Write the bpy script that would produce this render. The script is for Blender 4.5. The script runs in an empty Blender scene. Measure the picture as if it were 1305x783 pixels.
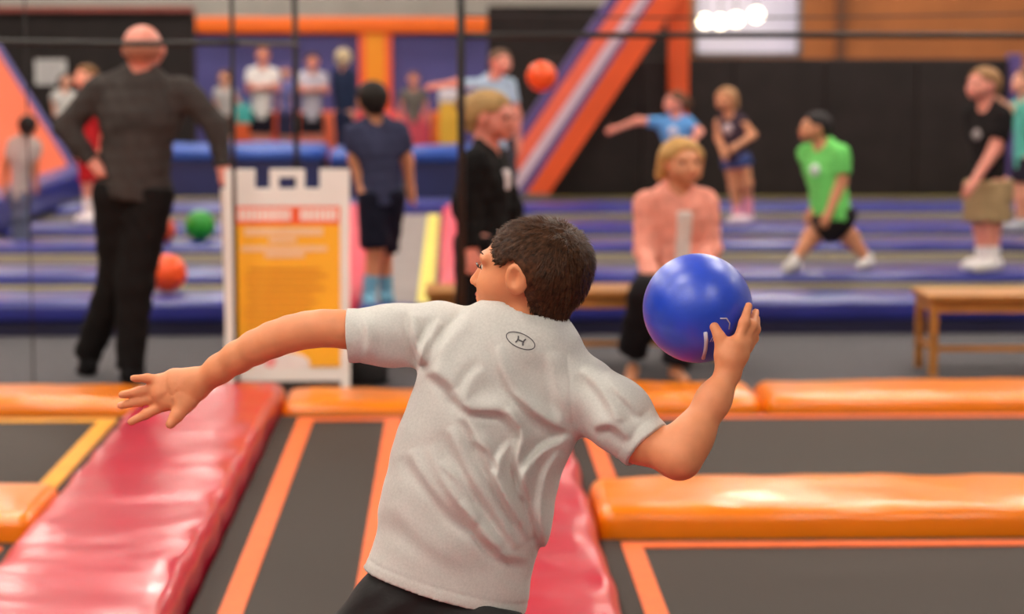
import bpy, bmesh, math, random
import numpy as np
from mathutils import Vector, Matrix, noise as mnoise

# ------------------------------------------------------------------ camera, world, exposure
SC = bpy.context.scene
COL = SC.collection
F_PX, CX, CY = 2900.0, 652.5, 391.5          # focal length and centre in pixels of the 1305x783 frame
CAM_H = 1.73
PITCH = math.atan(333.5 / F_PX)
YAW = math.atan(77.5 / F_PX)
cam_d = bpy.data.cameras.new('camera'); cam = bpy.data.objects.new('camera', cam_d); COL.objects.link(cam)
cam.location = (0, 0, CAM_H)
cam.rotation_euler = (math.pi / 2 - PITCH, 0, -YAW)
cam_d.sensor_width = 36.0; cam_d.lens = F_PX / 1305.0 * 36.0
cam_d.clip_end = 200
cam_d.dof.use_dof = True; cam_d.dof.focus_distance = 3.93; cam_d.dof.aperture_fstop = 3.5
SC.camera = cam
RM = cam.rotation_euler.to_matrix()
RMn = np.array(RM)

W = bpy.data.worlds.new('world'); SC.world = W; W.use_nodes = True
W.node_tree.nodes['Background'].inputs[0].default_value = (1.0, 0.94, 0.88, 1)
W.node_tree.nodes['Background'].inputs[1].default_value = 0.25
SC.view_settings.view_transform = 'Standard'; SC.view_settings.look = 'None'
SC.view_settings.gamma = 1.0; SC.view_settings.use_curve_mapping = False
SC.view_settings.exposure = 0.0
LAMP = 56.0                                   # radiance of the ceiling lamps

def at(px, py, Y):
    """point on the pixel's ray where world y = Y"""
    d = RM @ Vector(((px - CX) / F_PX, -(py - CY) / F_PX, -1.0))
    t = Y / d.y
    return Vector((d.x * t, Y, CAM_H + d.z * t))
def atz(px, py, z):
    d = RM @ Vector(((px - CX) / F_PX, -(py - CY) / F_PX, -1.0))
    t = (z - CAM_H) / d.z
    return Vector((d.x * t, d.y * t, z))
def to_px(P):
    """pixel coordinates of an (N,3) array of points (used to lay the shirt's folds on its back)"""
    q = (P - np.array([0, 0, CAM_H])) @ RMn
    return CX + F_PX * q[:, 0] / -q[:, 2], CY - F_PX * q[:, 1] / -q[:, 2]

# ------------------------------------------------------------------ materials
def srgb(c):
    return tuple((x / 255 / 12.92) if x / 255 <= 0.04045 else ((x / 255 + 0.055) / 1.055) ** 2.4 for x in c)
MATS = {}
def mat(name, rgb, rough=0.6, var=0.12, nscale=8.0, bump=0.0, bscale=40.0, sss=0.0, metal=0.0, coat=0.0, spec=0.5,
        stretch=(1, 1, 1), emit=None, sheen=0.0, bdist=0.01, coatr=0.15):
    if name in MATS: return MATS[name]
    m = bpy.data.materials.new(name); m.use_nodes = True
    nt = m.node_tree; b = nt.nodes['Principled BSDF']
    c = srgb(rgb)
    tc = nt.nodes.new('ShaderNodeTexCoord'); mp = nt.nodes.new('ShaderNodeMapping')
    mp.inputs['Scale'].default_value = stretch
    nt.links.new(tc.outputs['Object'], mp.inputs['Vector'])
    nz = nt.nodes.new('ShaderNodeTexNoise'); nz.inputs['Scale'].default_value = nscale; nz.inputs['Detail'].default_value = 5
    nt.links.new(mp.outputs['Vector'], nz.inputs['Vector'])
    cr = nt.nodes.new('ShaderNodeValToRGB')
    cr.color_ramp.elements[0].position = 0.3; cr.color_ramp.elements[1].position = 0.7
    cr.color_ramp.elements[0].color = tuple(max(0, x * (1 - var)) for x in c) + (1,)
    cr.color_ramp.elements[1].color = tuple(min(1, x * (1 + var)) for x in c) + (1,)
    nt.links.new(nz.outputs['Fac'], cr.inputs['Fac'])
    nt.links.new(cr.outputs['Color'], b.inputs['Base Color'])
    b.inputs['Roughness'].default_value = rough; b.inputs['Metallic'].default_value = metal
    b.inputs['Specular IOR Level'].default_value = spec
    if coat: b.inputs['Coat Weight'].default_value = coat; b.inputs['Coat Roughness'].default_value = coatr
    if sheen: b.inputs['Sheen Weight'].default_value = sheen
    if sss:
        b.inputs['Subsurface Weight'].default_value = sss
        b.inputs['Subsurface Radius'].default_value = (0.012, 0.005, 0.003); b.inputs['Subsurface Scale'].default_value = 0.6
    if bump:
        n2 = nt.nodes.new('ShaderNodeTexNoise'); n2.inputs['Scale'].default_value = bscale; n2.inputs['Detail'].default_value = 4
        nt.links.new(mp.outputs['Vector'], n2.inputs['Vector'])
        bp = nt.nodes.new('ShaderNodeBump'); bp.inputs['Strength'].default_value = bump; bp.inputs['Distance'].default_value = bdist
        nt.links.new(n2.outputs['Fac'], bp.inputs['Height']); nt.links.new(bp.outputs['Normal'], b.inputs['Normal'])
    if emit:
        b.inputs['Emission Color'].default_value = srgb(emit[0]) + (1,); b.inputs['Emission Strength'].default_value = emit[1]
    MATS[name] = m
    return m

# ------------------------------------------------------------------ objects
def props(o, label=None, cat=None, group=None, kind=None):
    if label: o['label'] = label
    if cat: o['category'] = cat
    if group: o['group'] = group
    if kind: o['kind'] = kind
    return o
def thing(name, label, cat, loc=(0, 0, 0), group=None):
    o = bpy.data.objects.new(name, None); COL.objects.link(o); o.location = loc; o.empty_display_size = 0.1
    return props(o, label, cat, group)
def mesh_obj(name, me, m, parent=None, loc=None, smooth=True):
    """links a mesh given in world coordinates; a child is stored relative to its thing's base"""
    o = bpy.data.objects.new(name, me); COL.objects.link(o)
    if m and not me.materials: me.materials.append(m)
    if smooth:
        me.polygons.foreach_set('use_smooth', np.ones(len(me.polygons), bool))
    off = Vector((0, 0, 0))
    p = parent
    if p is not None:
        o.parent = p
        while p is not None: off += Vector(p.location); p = p.parent
    if loc is not None:
        loc = Vector(loc); o.location = loc - off; off = loc
    if off.length > 0: me.transform(Matrix.Translation(-off))
    return o
class MB:
    """collects boxes, rounded pads and tubes in world coordinates"""
    def __init__(s): s.v = []; s.f = []
    def add(s, v, f):
        n = len(s.v); s.v += [tuple(x) for x in v]; s.f += [tuple(i + n for i in q) for q in f]; return s
    def box(s, lo, hi):
        x0, y0, z0 = lo; x1, y1, z1 = hi
        return s.add([(x0, y0, z0), (x1, y0, z0), (x1, y1, z0), (x0, y1, z0), (x0, y0, z1), (x1, y0, z1), (x1, y1, z1), (x0, y1, z1)],
                     [(3, 2, 1, 0), (4, 5, 6, 7), (0, 1, 5, 4), (1, 2, 6, 5), (2, 3, 7, 6), (3, 0, 4, 7)])
    def hexa(s, p):   # 4 bottom + 4 top corners
        return s.add(p, [(3, 2, 1, 0), (4, 5, 6, 7), (0, 1, 5, 4), (1, 2, 6, 5), (2, 3, 7, 6), (3, 0, 4, 7)])
    def pad(s, lo, hi, r, step=0.12, wob=0.0, puff=0.0, seed=0.0):
        lo = np.array(lo, float); hi = np.array(hi, float)
        def ax(a, b):
            n = max(2, int((b - a - 2 * r) / step))
            return np.concatenate([[a, a + r * 0.3, a + r * 0.7], np.linspace(a + r, b - r, n + 1), [b - r * 0.7, b - r * 0.3, b]])
        A = [ax(lo[i], hi[i]) for i in range(3)]
        idx = {}; V = []; Fc = []
        def vert(i, j, k):
            key = (i, j, k)
            if key not in idx:
                p = np.array([A[0][i], A[1][j], A[2][k]]); q = np.clip(p, lo + r, hi - r); d = p - q; n = np.linalg.norm(d)
                p2 = q + d / n * r if n > 1e-9 else p
                if wob or puff:
                    u = (p - lo) / (hi - lo)
                    if p[2] > lo[2] + 1e-6:
                        w = wob * (mnoise.noise(Vector((p2[0] * 2.2 + seed, p2[1] * 2.2, seed))) + 0.6 * mnoise.noise(Vector((p2[0] * 6 + seed, p2[1] * 7, p2[2] * 4))))
                        p2 = p2 + np.array([0, 0, w * u[2] + puff * u[2] * (math.sin(math.pi * u[0]) * math.sin(math.pi * u[1])) ** 0.5])
                        if d[1] or d[0]: p2 = p2 + d * 1.2 * wob / max(r, .01) * mnoise.noise(Vector((p[0] * 3 + seed, p[1] * 3, 5.0)))
                idx[key] = len(V); V.append(p2)
            return idx[key]
        n = [len(a) for a in A]
        for i in range(n[0] - 1):
            for j in range(n[1] - 1):
                Fc.append((vert(i, j, n[2] - 1), vert(i + 1, j, n[2] - 1), vert(i + 1, j + 1, n[2] - 1), vert(i, j + 1, n[2] - 1)))
                Fc.append((vert(i, j, 0), vert(i, j + 1, 0), vert(i + 1, j + 1, 0), vert(i + 1, j, 0)))
        for i in range(n[0] - 1):
            for k in range(n[2] - 1):
                Fc.append((vert(i, 0, k), vert(i + 1, 0, k), vert(i + 1, 0, k + 1), vert(i, 0, k + 1)))
                Fc.append((vert(i, n[1] - 1, k), vert(i, n[1] - 1, k + 1), vert(i + 1, n[1] - 1, k + 1), vert(i + 1, n[1] - 1, k)))
        for j in range(n[1] - 1):
            for k in range(n[2] - 1):
                Fc.append((vert(0, j, k), vert(0, j, k + 1), vert(0, j + 1, k + 1), vert(0, j + 1, k)))
                Fc.append((vert(n[0] - 1, j, k), vert(n[0] - 1, j + 1, k), vert(n[0] - 1, j + 1, k + 1), vert(n[0] - 1, j, k + 1)))
        return s.add(V, Fc)
    def tube(s, pts, rad, n=8):
        pts = [Vector(p) for p in pts]
        if not hasattr(rad, '__len__'): rad = [rad] * len(pts)
        V = []; Fc = []
        for i, p in enumerate(pts):
            d = (pts[min(i + 1, len(pts) - 1)] - pts[max(i - 1, 0)]).normalized()
            a = d.orthogonal().normalized() if i == 0 else (a - d * a.dot(d)).normalized()
            b = d.cross(a)
            for k in range(n):
                t = 2 * math.pi * k / n
                V.append(p + (a * math.cos(t) + b * math.sin(t)) * rad[i])
        for i in range(len(pts) - 1):
            for k in range(n):
                Fc.append((i * n + k, i * n + (k + 1) % n, (i + 1) * n + (k + 1) % n, (i + 1) * n + k))
        Fc.append(tuple(range(n - 1, -1, -1))); Fc.append(tuple(range((len(pts) - 1) * n, len(pts) * n)))
        return s.add(V, Fc)
    def ball(s, c, r, nu=40, nv=24, fn=None):
        c = Vector(c); V = [c + Vector((0, 0, r))]; Fc = []
        for j in range(1, nv):
            for i in range(nu):
                th = math.pi * j / nv; ph = 2 * math.pi * i / nu
                d = Vector((math.sin(th) * math.cos(ph), math.sin(th) * math.sin(ph), math.cos(th)))
                V.append(c + d * (r * (fn(d) if fn else 1)))
        V.append(c + Vector((0, 0, -r)))
        for i in range(nu):
            Fc.append((0, 1 + i, 1 + (i + 1) % nu)); L = 1 + (nv - 2) * nu
            Fc.append((len(V) - 1, L + (i + 1) % nu, L + i))
        for j in range(nv - 2):
            for i in range(nu):
                a = 1 + j * nu + i; b = 1 + j * nu + (i + 1) % nu
                Fc.append((a, a + nu, b + nu, b))
        return s.add(V, Fc)
    def mesh(s, name):
        me = bpy.data.meshes.new(name); me.from_pydata([tuple(v) for v in s.v], [], s.f); me.update(); return me
    def build(s, name, m, parent=None, loc=None, smooth=False):
        return mesh_obj(name, s.mesh(name), m, parent, loc, smooth)

# ------------------------------------------------------------------ the setting
M_CARPET = mat('grey carpet', (90, 87, 90), 0.95, 0.15, 30, 0.3, 300, spec=0.15)
M_BLACKWALL = mat('black padded wall vinyl', (42, 35, 34), 0.65, 0.2, 3, 0.1, 20, spec=0.2)
M_GREYWALL = mat('grey corrugated wall', (172, 166, 158), 0.6, 0.08, 2)
M_BROWN = mat('brown orange painted wall', (168, 100, 52), 0.75, 0.12, 2)
M_CEIL = mat('dark ceiling', (120, 116, 112), 0.9, 0.1, 1)
M_BLUEWALL = mat('blue violet wall', (82, 78, 142), 0.6, 0.12, 1.2)
M_ORANGE = mat('orange vinyl', (246, 130, 0), 0.3, 0.07, 3, 0.25, 6, coat=0.3, bdist=0.02)
M_RED = mat('red pink vinyl', (200, 24, 58), 0.28, 0.08, 3, 0.2, 4, coat=0.35, bdist=0.03)
M_BLUE = mat('blue vinyl', (38, 44, 132), 0.35, 0.1, 3, 0.2, 6, coat=0.2, bdist=0.02)
M_NAVY = mat('navy vinyl skirt', (26, 24, 62), 0.5, 0.15, 3)
M_BED = mat('dark trampoline mesh', (62, 55, 51), 0.65, 0.2, 120, 0.35, 900, stretch=(1, 1, 1), bdist=0.002, spec=0.14)
M_BEDB = mat('grey trampoline mesh', (92, 84, 80), 0.75, 0.15, 90, 0.2, 600, bdist=0.002, spec=0.2)
M_LINE = mat('orange webbing line', (240, 104, 36), 0.6, 0.1, 20, 0.2, 200, bdist=0.002)
M_YLINE = mat('yellow webbing line', (150, 136, 48), 0.6, 0.15, 20)
M_PINK = mat('pink red vinyl', (232, 62, 92), 0.4, 0.1, 3, 0.2, 6, coat=0.2, bdist=0.02)
M_WOOD = mat('golden brown wood', (172, 112, 46), 0.5, 0.25, 6, 0.1, 30, stretch=(1, 9, 9))
M_WHITEPL = mat('white plastic', (236, 232, 226), 0.4, 0.03, 4)
M_BLACKMET = mat('black net post', (30, 27, 26), 0.55, 0.15, 10)

def struct(name, mb, m, parent=None):
    o = mb.build(name, m, parent)
    if parent is None: props(o, kind='structure')
    return o
XW = 13.0; YB = 36.0; ZC = 7.6
struct('floor', MB().box((-XW, -6, -0.3), (XW, YB, -0.12)), M_CARPET)
st = MB().box((-XW, 11.02, -0.12), (XW, YB, 0.0))
o = struct('floor_walkway', st, M_CARPET)
struct('ceiling', MB().box((-XW, -6, ZC), (XW, YB, ZC + 0.2)), M_CEIL)
struct('wall_left', MB().box((-XW - 0.2, -6, -0.3), (-XW, YB, ZC)), M_GREYWALL)
struct('wall_right', MB().box((XW, -6, -0.3), (XW + 0.2, YB, ZC)), M_GREYWALL)
wb = MB().box((-XW, YB, -0.3), (XW, YB + 0.2, ZC))
wall_b = struct('wall_back', wb, M_GREYWALL)
rib = MB().box((-XW, YB - 0.03, 1.7), (-XW + 0.1, YB, ZC)).mesh('rib'); rib.materials.append(M_GREYWALL)
for i in range(64):
    r = bpy.data.objects.new('corrugation_rib', rib); COL.objects.link(r); r.parent = wall_b; r.location = (i * 0.4, 0, 0)

def pxbox(x0, x1, y0, y1, Y, dep):
    a = at(x0, y1, Y); b = at(x1, y0, Y)
    return (a.x, Y, a.z), (b.x, Y + dep, b.z)
# black wall behind the left court, black wall behind the middle, brown wall on the right, blue wall between
lo, hi = pxbox(-60, 246, 15, 300, 31.0, 0.3); lo = (-XW, lo[1], 0.0)
struct('wall_black_left', MB().box(lo, hi), M_BLACKWALL)
struct('trim_1', MB().box((-XW, 30.9, hi[2]), (hi[0], 31.3, hi[2] + 0.07)), mat('dull red trim', (150, 72, 62), 0.6))
lo, hi = pxbox(622, 1040, 8, 300, 28.0, 0.3); lo = (lo[0], lo[1], 0.0)
struct('wall_black_middle', MB().box(lo, (at(880, 8, 28).x, hi[1], hi[2])), M_BLACKWALL)
# brown wall with the window opening
Yw = 29.0
wx0, wx1 = at(884, 0, Yw).x, at(1022, 0, Yw).x; wz0 = at(900, 72, Yw).z; wz1 = wz0 + 1.15
struct('wall_brown', MB().box((wx1, Yw, 0), (XW, Yw + 0.25, ZC)).box((wx0, Yw, 0), (wx1, Yw + 0.25, wz0)).box((wx0, Yw, wz1), (wx1, Yw + 0.25, ZC))
       .box((at(862, 0, Yw).x, Yw, 0), (wx0, Yw + 0.25, ZC)), M_BROWN)
win = props(MB().box((wx0, Yw + 0.1, wz0), (wx1, Yw + 0.12, wz1)).build('window_1', mat('lit window pane', (196, 190, 206), 0.1, 0.06, 2, emit=((206, 200, 222), 0.3))), kind='structure')
fr = MB()
for (a, b) in (((wx0, wz0), (wx1, wz0 + 0.05)), ((wx0, wz1 - 0.05), (wx1, wz1)), ((wx0, wz0), (wx0 + 0.05, wz1)), ((wx1 - 0.05, wz0), (wx1, wz1))):
    fr.box((a[0], Yw - 0.03, a[1]), (b[0], Yw + 0.1, b[1]))
fr.build('window_frame', mat('grey window frame', (120, 112, 116), 0.5), win)
bx = at(1071, 0, Yw).x
struct('trim_2', MB().box((bx - 0.06, Yw - 0.12, 0), (bx + 0.06, Yw, ZC)), mat('dark brown beam', (112, 66, 38), 0.6))
for i, (px, py, r) in enumerate(((898, 27, 0.085), (918, 28, 0.085), (938, 25, 0.085), (964, 19, 0.09))):
    c = at(px, py, Yw - 0.35)
    t = thing('pendant_lamp', 'round glowing lamp hanging in front of the pale window', 'lamp', (c.x, c.y, c.z), 'glowing lamps at the window')
    MB().ball(c, r, 16, 10).build('globe', mat('lamp glow', (255, 244, 214), 0.5, emit=((255, 240, 205), 6.0)), t, smooth=True)
    MB().tube([(c.x, c.y, c.z + r * .9), (c.x, c.y, ZC)], 0.008, 5).build('cord', M_BLACKMET, t)
# blue wall with its orange band and post
Yb = 34.2
x0, x1 = at(244, 0, Yb).x, at(624, 0, Yb).x
zb0, zb1 = at(400, 43, Yb).z, at(400, 22, Yb).z
struct('wall_blue', MB().box((x0, Yb, 0), (x1, Yb + 0.2, zb0)), M_BLUEWALL)
M_OBAND = mat('bright orange padding', (255, 112, 12), 0.5, 0.06, 2)
t = MB().pad((x0, Yb - 0.15, zb0), (x1, Yb + 0.2, zb1), 0.05, 0.5).build('orange_beam_pad', M_OBAND, smooth=True)
props(t, 'long orange padded beam along the top of the blue wall', 'pad')
c0, c1 = at(457, 0, Yb).x, at(499, 0, Yb).x
t = thing('orange_post_pad', 'wide amber post pad with orange sides on the blue wall', 'pad', ((c0 + c1) / 2, Yb - 0.1, 0))
MB().box((c0 + 0.1, Yb - 0.12, 0), (c1 - 0.1, Yb, zb0)).build('front', mat('amber padding', (255, 156, 20), 0.5, 0.05), t)
for a in (c0, c1 - 0.1): MB().box((a, Yb - 0.11, 0), (a + 0.1, Yb, zb0)).build('side', mat('red orange padding', (255, 100, 50), 0.5, 0.05), t)
# white notice on the black wall
a, b = pxbox(45, 84, 76, 108, 30.95, 0.03)
t = thing('wall_sign', 'white rectangular sign on the black wall behind the sloped orange pad', 'sign', ((a[0] + b[0]) / 2, a[1], a[2]))
MB().box(a, b).build('board', mat('sign white', (205, 200, 198), 0.6, 0.04), t)
for k in range(4):
    z = b[2] - 0.08 - k * 0.07
    MB().box((a[0] + 0.05, a[1] - 0.004, z), (b[0] - 0.05 - 0.06 * (k % 2), a[1], z + 0.022)).build('text_line', mat('grey print', (150, 146, 150), 0.7), t)

# ------------------------------------------------------------------ ceiling lamps
dif = MB().box((-0.75, -0.3, -0.03), (0.75, 0.3, 0.0)).mesh('diffuser')
dif.materials.append(mat('lamp diffuser', (255, 250, 240), 0.5, 0.0, emit=((255, 246, 232), LAMP)))
hou = MB().hexa([(-0.8, -0.35, 0), (0.8, -0.35, 0), (0.8, 0.35, 0), (-0.8, 0.35, 0), (-0.5, -0.2, 0.14), (0.5, -0.2, 0.14), (0.5, 0.2, 0.14), (-0.5, 0.2, 0.14)]).mesh('housing')
hou.materials.append(mat('lamp housing', (190, 188, 184), 0.4))
rod = MB().tube([(0, 0, 0.14), (0, 0, 0.9)], 0.015, 6).mesh('rod'); rod.materials.append(M_BLACKMET)
LAMP_X = (-7.0, -2.6, 3.6, 8.0); LAMP_Y = (-5.0, -1.2, 3.0, 7.5, 12.5, 17.5, 22.5, 27.5, 32.5)
for y in LAMP_Y:
    for x in LAMP_X:
        if 0 < y < 4 and x > 0 or (x > 5 and y < 0): continue      # the rows stop short over the near right corner
        t = thing('ceiling_lamp', 'rectangular white lamp hanging on a rod below the ceiling', 'lamp', (x, y, ZC - 0.9), 'rows of ceiling lamps')
        for nm, me in (('diffuser', dif), ('housing', hou), ('rod', rod)):
            p = bpy.data.objects.new(nm, me); COL.objects.link(p); p.parent = t

# ------------------------------------------------------------------ foreground trampolines and pads
def trampoline(x0, x1, y0, y1, z, label, bedm, linem, lw, group=None, gap=0.0, sides='LRFB', drop=0.1):
    x0 += 0.014; x1 -= 0.014; y0 += 0.02; y1 -= 0.02
    t = thing('trampoline', label, 'trampoline', ((x0 + x1) / 2, (y0 + y1) / 2, z - drop), group)
    MB().box((x0, y0, z - 0.02), (x1, y1, z)).build('bed', bedm, t)
    a, b, c, d = x0 + gap, x1 - gap, y0 + gap, y1 - gap
    if 'L' in sides: MB().box((a, c, z), (a + lw, d, z + 0.006)).build('marking_line', linem, t)
    if 'R' in sides: MB().box((b - lw, c, z), (b, d, z + 0.006)).build('marking_line', linem, t)
    if 'F' in sides: MB().box((a + lw, c, z), (b - lw, c + lw, z + 0.006)).build('marking_line', linem, t)
    if 'B' in sides: MB().box((a + lw, d - lw, z), (b - lw, d, z + 0.006)).build('marking_line', linem, t)
    fr = MB().box((x0, y0, z - drop), (x0 + 0.05, y1, z - 0.02)).box((x1 - 0.05, y0, z - drop), (x1, y1, z - 0.02))
    fr.build('frame', M_BLACKMET, t)
    return t
S1 = (-1.45, -0.82); S2 = (-0.13, 0.50)
trampoline(S1[1], S2[0], 1.6, 10.62, 0.0, 'long narrow dark trampoline lane between the two red pads', M_BED, M_LINE, 0.075, gap=0.09)
trampoline(S2[1], 5.4, 8.5, 10.62, 0.0, 'dark trampoline between the two long orange pads, beyond the blue ball', M_BED, M_LINE, 0.07, gap=0.075)
trampoline(S2[1], 5.4, 3.2, 7.88, 0.0, 'dark trampoline in front of the short-ended orange cross pad', M_BED, M_LINE, 0.07, gap=0.075)
trampoline(-6.0, S1[0], 8.5, 10.62, 0.0, 'dark trampoline behind the outstretched hand, beyond the orange corner pad', M_BED, mat('amber webbing line', (240, 160, 40), 0.6), 0.08, gap=0.09)
trampoline(-6.0, S1[0], 3.2, 7.88, 0.0, 'dark trampoline beside the red pad, before the orange corner pad', M_BED, M_LINE, 0.08, gap=0.09)
def pad_thing(name, lo, hi, r, m, label, group=None, step=0.12, wob=0.0, puff=0.0, seed=0.0, cat='pad'):
    o = MB().pad(lo, hi, r, step, wob, puff, seed).build(name, m, None, ((lo[0] + hi[0]) / 2, (lo[1] + hi[1]) / 2, lo[2]), smooth=True)
    return props(o, label, cat, group)
M_SEAM = mat('black seam', (40, 30, 26), 0.7)
pad_thing('red_pad', (S1[0], 2.0, -0.11), (S1[1], 10.92, 0.115), 0.045, M_RED, 'long red vinyl floor pad under the outstretched open hand', None, 0.05, 0.009, 0.012, 3.1)
pad_thing('red_pad', (S2[0], 2.0, -0.11), (S2[1], 10.60, 0.10), 0.045, M_RED, 'long red vinyl floor pad behind the boy in the grey shirt', None, 0.05, 0.009, 0.012, 8.4)
pad_thing('orange_pad', (S1[0], 10.95, -0.11), (S1[1], 11.15, 0.07), 0.05, M_ORANGE, 'short orange pad filling in behind the end of the red pad', 'orange edge pads along the walkway', 0.06, 0.004, 0.004, 9.0)
xs = at(965, 520, 10.9).x
pad_thing('orange_pad', (-6.2, 10.62, -0.11), (S1[0] - 0.01, 11.16, 0.075), 0.06, M_ORANGE, 'orange vinyl edge pad beyond the open hand, ending at the red pad', 'orange edge pads along the walkway', 0.08, 0.01, 0.012, 1.0)
pad_thing('orange_pad', (S1[1] + 0.01, 10.64, -0.11), (S2[0] + 0.10, 11.14, 0.05), 0.05, M_ORANGE, 'orange vinyl edge pad just before the white framed sign', 'orange edge pads along the walkway', 0.08, 0.01, 0.008, 2.0)
pad_thing('orange_pad', (S2[0] + 0.11, 10.63, -0.11), (xs - 0.005, 11.16, 0.075), 0.06, M_ORANGE, 'orange vinyl edge pad beyond the blue ball, before the seated woman', 'orange edge pads along the walkway', 0.08, 0.01, 0.015, 4.0)
pad_thing('orange_pad', (xs + 0.005, 10.6, -0.11), (6.0, 11.16, 0.08), 0.06, M_ORANGE, 'orange vinyl edge pad in front of the wooden bench by the khaki shorts boy', 'orange edge pads along the walkway', 0.08, 0.008, 0.01, 5.0)
pad_thing('orange_pad', (S2[1] + 0.02, 7.88, -0.11), (5.6, 8.5, 0.105), 0.05, M_ORANGE, 'wide glossy orange cross pad beside the red pad, under the throwing arm', None, 0.05, 0.011, 0.012, 6.0)
pad_thing('orange_pad', (-6.0, 7.86, -0.11), (S1[0] - 0.02, 8.46, 0.10), 0.05, M_ORANGE, 'orange cross pad ending at the red pad below the open hand', None, 0.06, 0.008, 0.012, 7.0)

# ------------------------------------------------------------------ far court
E = 0.15
struct('floor_far_court', MB().box((-3.74, 13.7, 0.0), (9.5, 24.0, E - 0.04)), M_NAVY)
T1 = (-1.2, -0.57); T2 = (-0.08, 0.55)
rows = [(13.55, 14.15), (15.1, 15.75), (17.35, 18.0), (18.95, 19.8), (21.4, 22.2)]
names = ['first row', 'second row', 'third row', 'fourth row', 'last row']
for i, (a, b) in enumerate(rows):
    for side, (xa, xb) in (('left', (-3.74, T1[0] - 0.01)), ('right', (T2[1] + 0.01, 9.5))):
        pl = 'behind the bald man' if side == 'left' else 'behind the seated woman'
        lowz = 0.0 if i == 0 else 0.02
        pad_thing('blue_pad', (xa, a, lowz if i else 0.08), (xb, b, E + 0.06), 0.04, M_BLUE, 'blue vinyl cross pad %s, %s from the walkway' % (pl, names[i]), 'blue cross pads of the far court', 0.25, 0.012, 0.012, i * 3.3 + xa)
        if i == 0:
            o = MB().box((xa, a + 0.03, 0.0), (xb, a + 0.12, 0.085)).build('pad_skirt', M_NAVY, None, ((xa + xb) / 2, a, 0))
            props(o, 'dark navy skirt below the front blue pad %s' % pl, 'skirt')
        y1 = rows[i + 1][0] if i < 4 else 23.95
        trampoline(xa, xb, b, y1, E + 0.0, 'grey yellow-lined trampoline %s, beyond the %s of blue pads' % (pl, names[i]), M_BEDB, M_YLINE, 0.1, 'grey trampolines of the far court', 0.1, sides='FB', drop=0.04)
trampoline(T1[1], T2[0], 13.72, 21.4, E, 'narrow grey trampoline lane with yellow line behind the navy shirt boy', mat('pale trampoline mesh', (134, 124, 122), 0.75), mat('lemon line', (226, 212, 96), 0.6, 0.06), 0.1, gap=0.02, sides='R', drop=0.04)
pad_thing('pink_pad', (T1[0], 13.56, 0.0), (T1[1], 21.38, E + 0.1), 0.05, M_PINK, 'long pink red pad partly behind the white framed sign', None, 0.3, 0.01, 0.01, 1.5)
pad_thing('pink_pad', (T2[0], 13.56, 0.0), (T2[1], 21.38, E + 0.1), 0.05, M_PINK, 'long pink red pad behind the woman in black', None, 0.3, 0.01, 0.01, 2.5)
pad_thing('blue_pad', (T1[1] + .005, 13.56, 0.0), (T2[0] - .005, 13.72, E + 0.03), 0.03, M_BLUE, 'short blue pad closing the narrow far lane', None, 0.2)
pad_thing('blue_pad', (T1[0], 21.4, 0.02), (T2[1], 22.2, E + 0.1), 0.04, M_BLUE, 'short bright blue pad at the end of the yellow line lane', None, 0.2)
# padded blue barrier behind the left court
M_BLUE2 = mat('bright blue vinyl', (40, 84, 178), 0.4, 0.15, 2, 0.2, 5, bdist=0.02)
zt = at(500, 190, 24.4).z
for (xa, xb, lab, dz) in ((-3.72, -3.15, 'raised blue padded block by the sloped orange wall', -0.1), (-3.1, -1.35, 'raised blue padded block below the white shirt onlooker', 0.02), (-1.3, -0.5, 'raised blue padded block behind the navy shirt boy', -0.02), (-0.45, 0.62, 'raised blue padded block beside the woman in black', 0.0)):
    t = thing('padded_block', lab, 'pad', ((xa + xb) / 2, 24.6, 0.0), 'raised blue padded blocks')
    MB().pad((xa, 24.05, zt + dz - 0.12), (xb, 25.4, zt + dz), 0.05, 0.2, 0.02, 0.03, xa).build('top_cushion', M_BLUE2, t, smooth=True)
    MB().box((xa + 0.02, 24.1, 0.0), (xb - 0.02, 25.3, zt + dz - 0.1)).build('base', mat('dark blue vinyl', (24, 32, 84), 0.5, 0.2, 2), t)
# low coloured padded wall behind the onlookers
cols = [((255, 110, 60), 290, 345), ((255, 96, 50), 346, 392), ((255, 120, 84), 393, 452), ((250, 92, 96), 453, 512), ((240, 86, 110), 513, 548), ((255, 120, 40), 549, 562)]
for i, (c, a, b) in enumerate(cols):
    lo, hi = pxbox(a, b, 142, 190, 33.6, 0.25)
    pad_thing('low_wall_pad', (lo[0], 33.6, 0.0), (hi[0] - 0.01, 33.85, hi[2]), 0.04, mat('low pad %d' % i, c, 0.5, 0.06),
              ['orange low wall pad behind the girl in the pale top', 'red orange low wall pad by the white shirt onlooker', 'salmon low wall pad by the lavender shirt onlooker', 'coral low wall pad behind the black-haired boy', 'pink low wall pad below the grey shirt onlooker', 'narrow orange low wall pad beside the yellow column'][i], 'coloured pads along the blue wall', 0.3)
lo, hi = pxbox(560, 586, 114, 215, 30.0, 0.3)
t = thing('yellow_column_pad', 'yellow padded column with a white top by the thrown-out arm', 'pad', ((lo[0] + hi[0]) / 2, 30.15, 0.0))
zm = at(570, 131, 30).z
MB().pad((lo[0], 30.0, 0.0), (hi[0], 30.3, zm), 0.03, 0.3).build('column', mat('yellow padding', (240, 186, 60), 0.5, 0.05), t, smooth=True)
MB().pad((lo[0] - 0.01, 29.99, zm), (hi[0] + 0.01, 30.31, hi[2]), 0.03, 0.3).build('cap', mat('white padding', (225, 216, 222), 0.5, 0.04), t, smooth=True)
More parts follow.
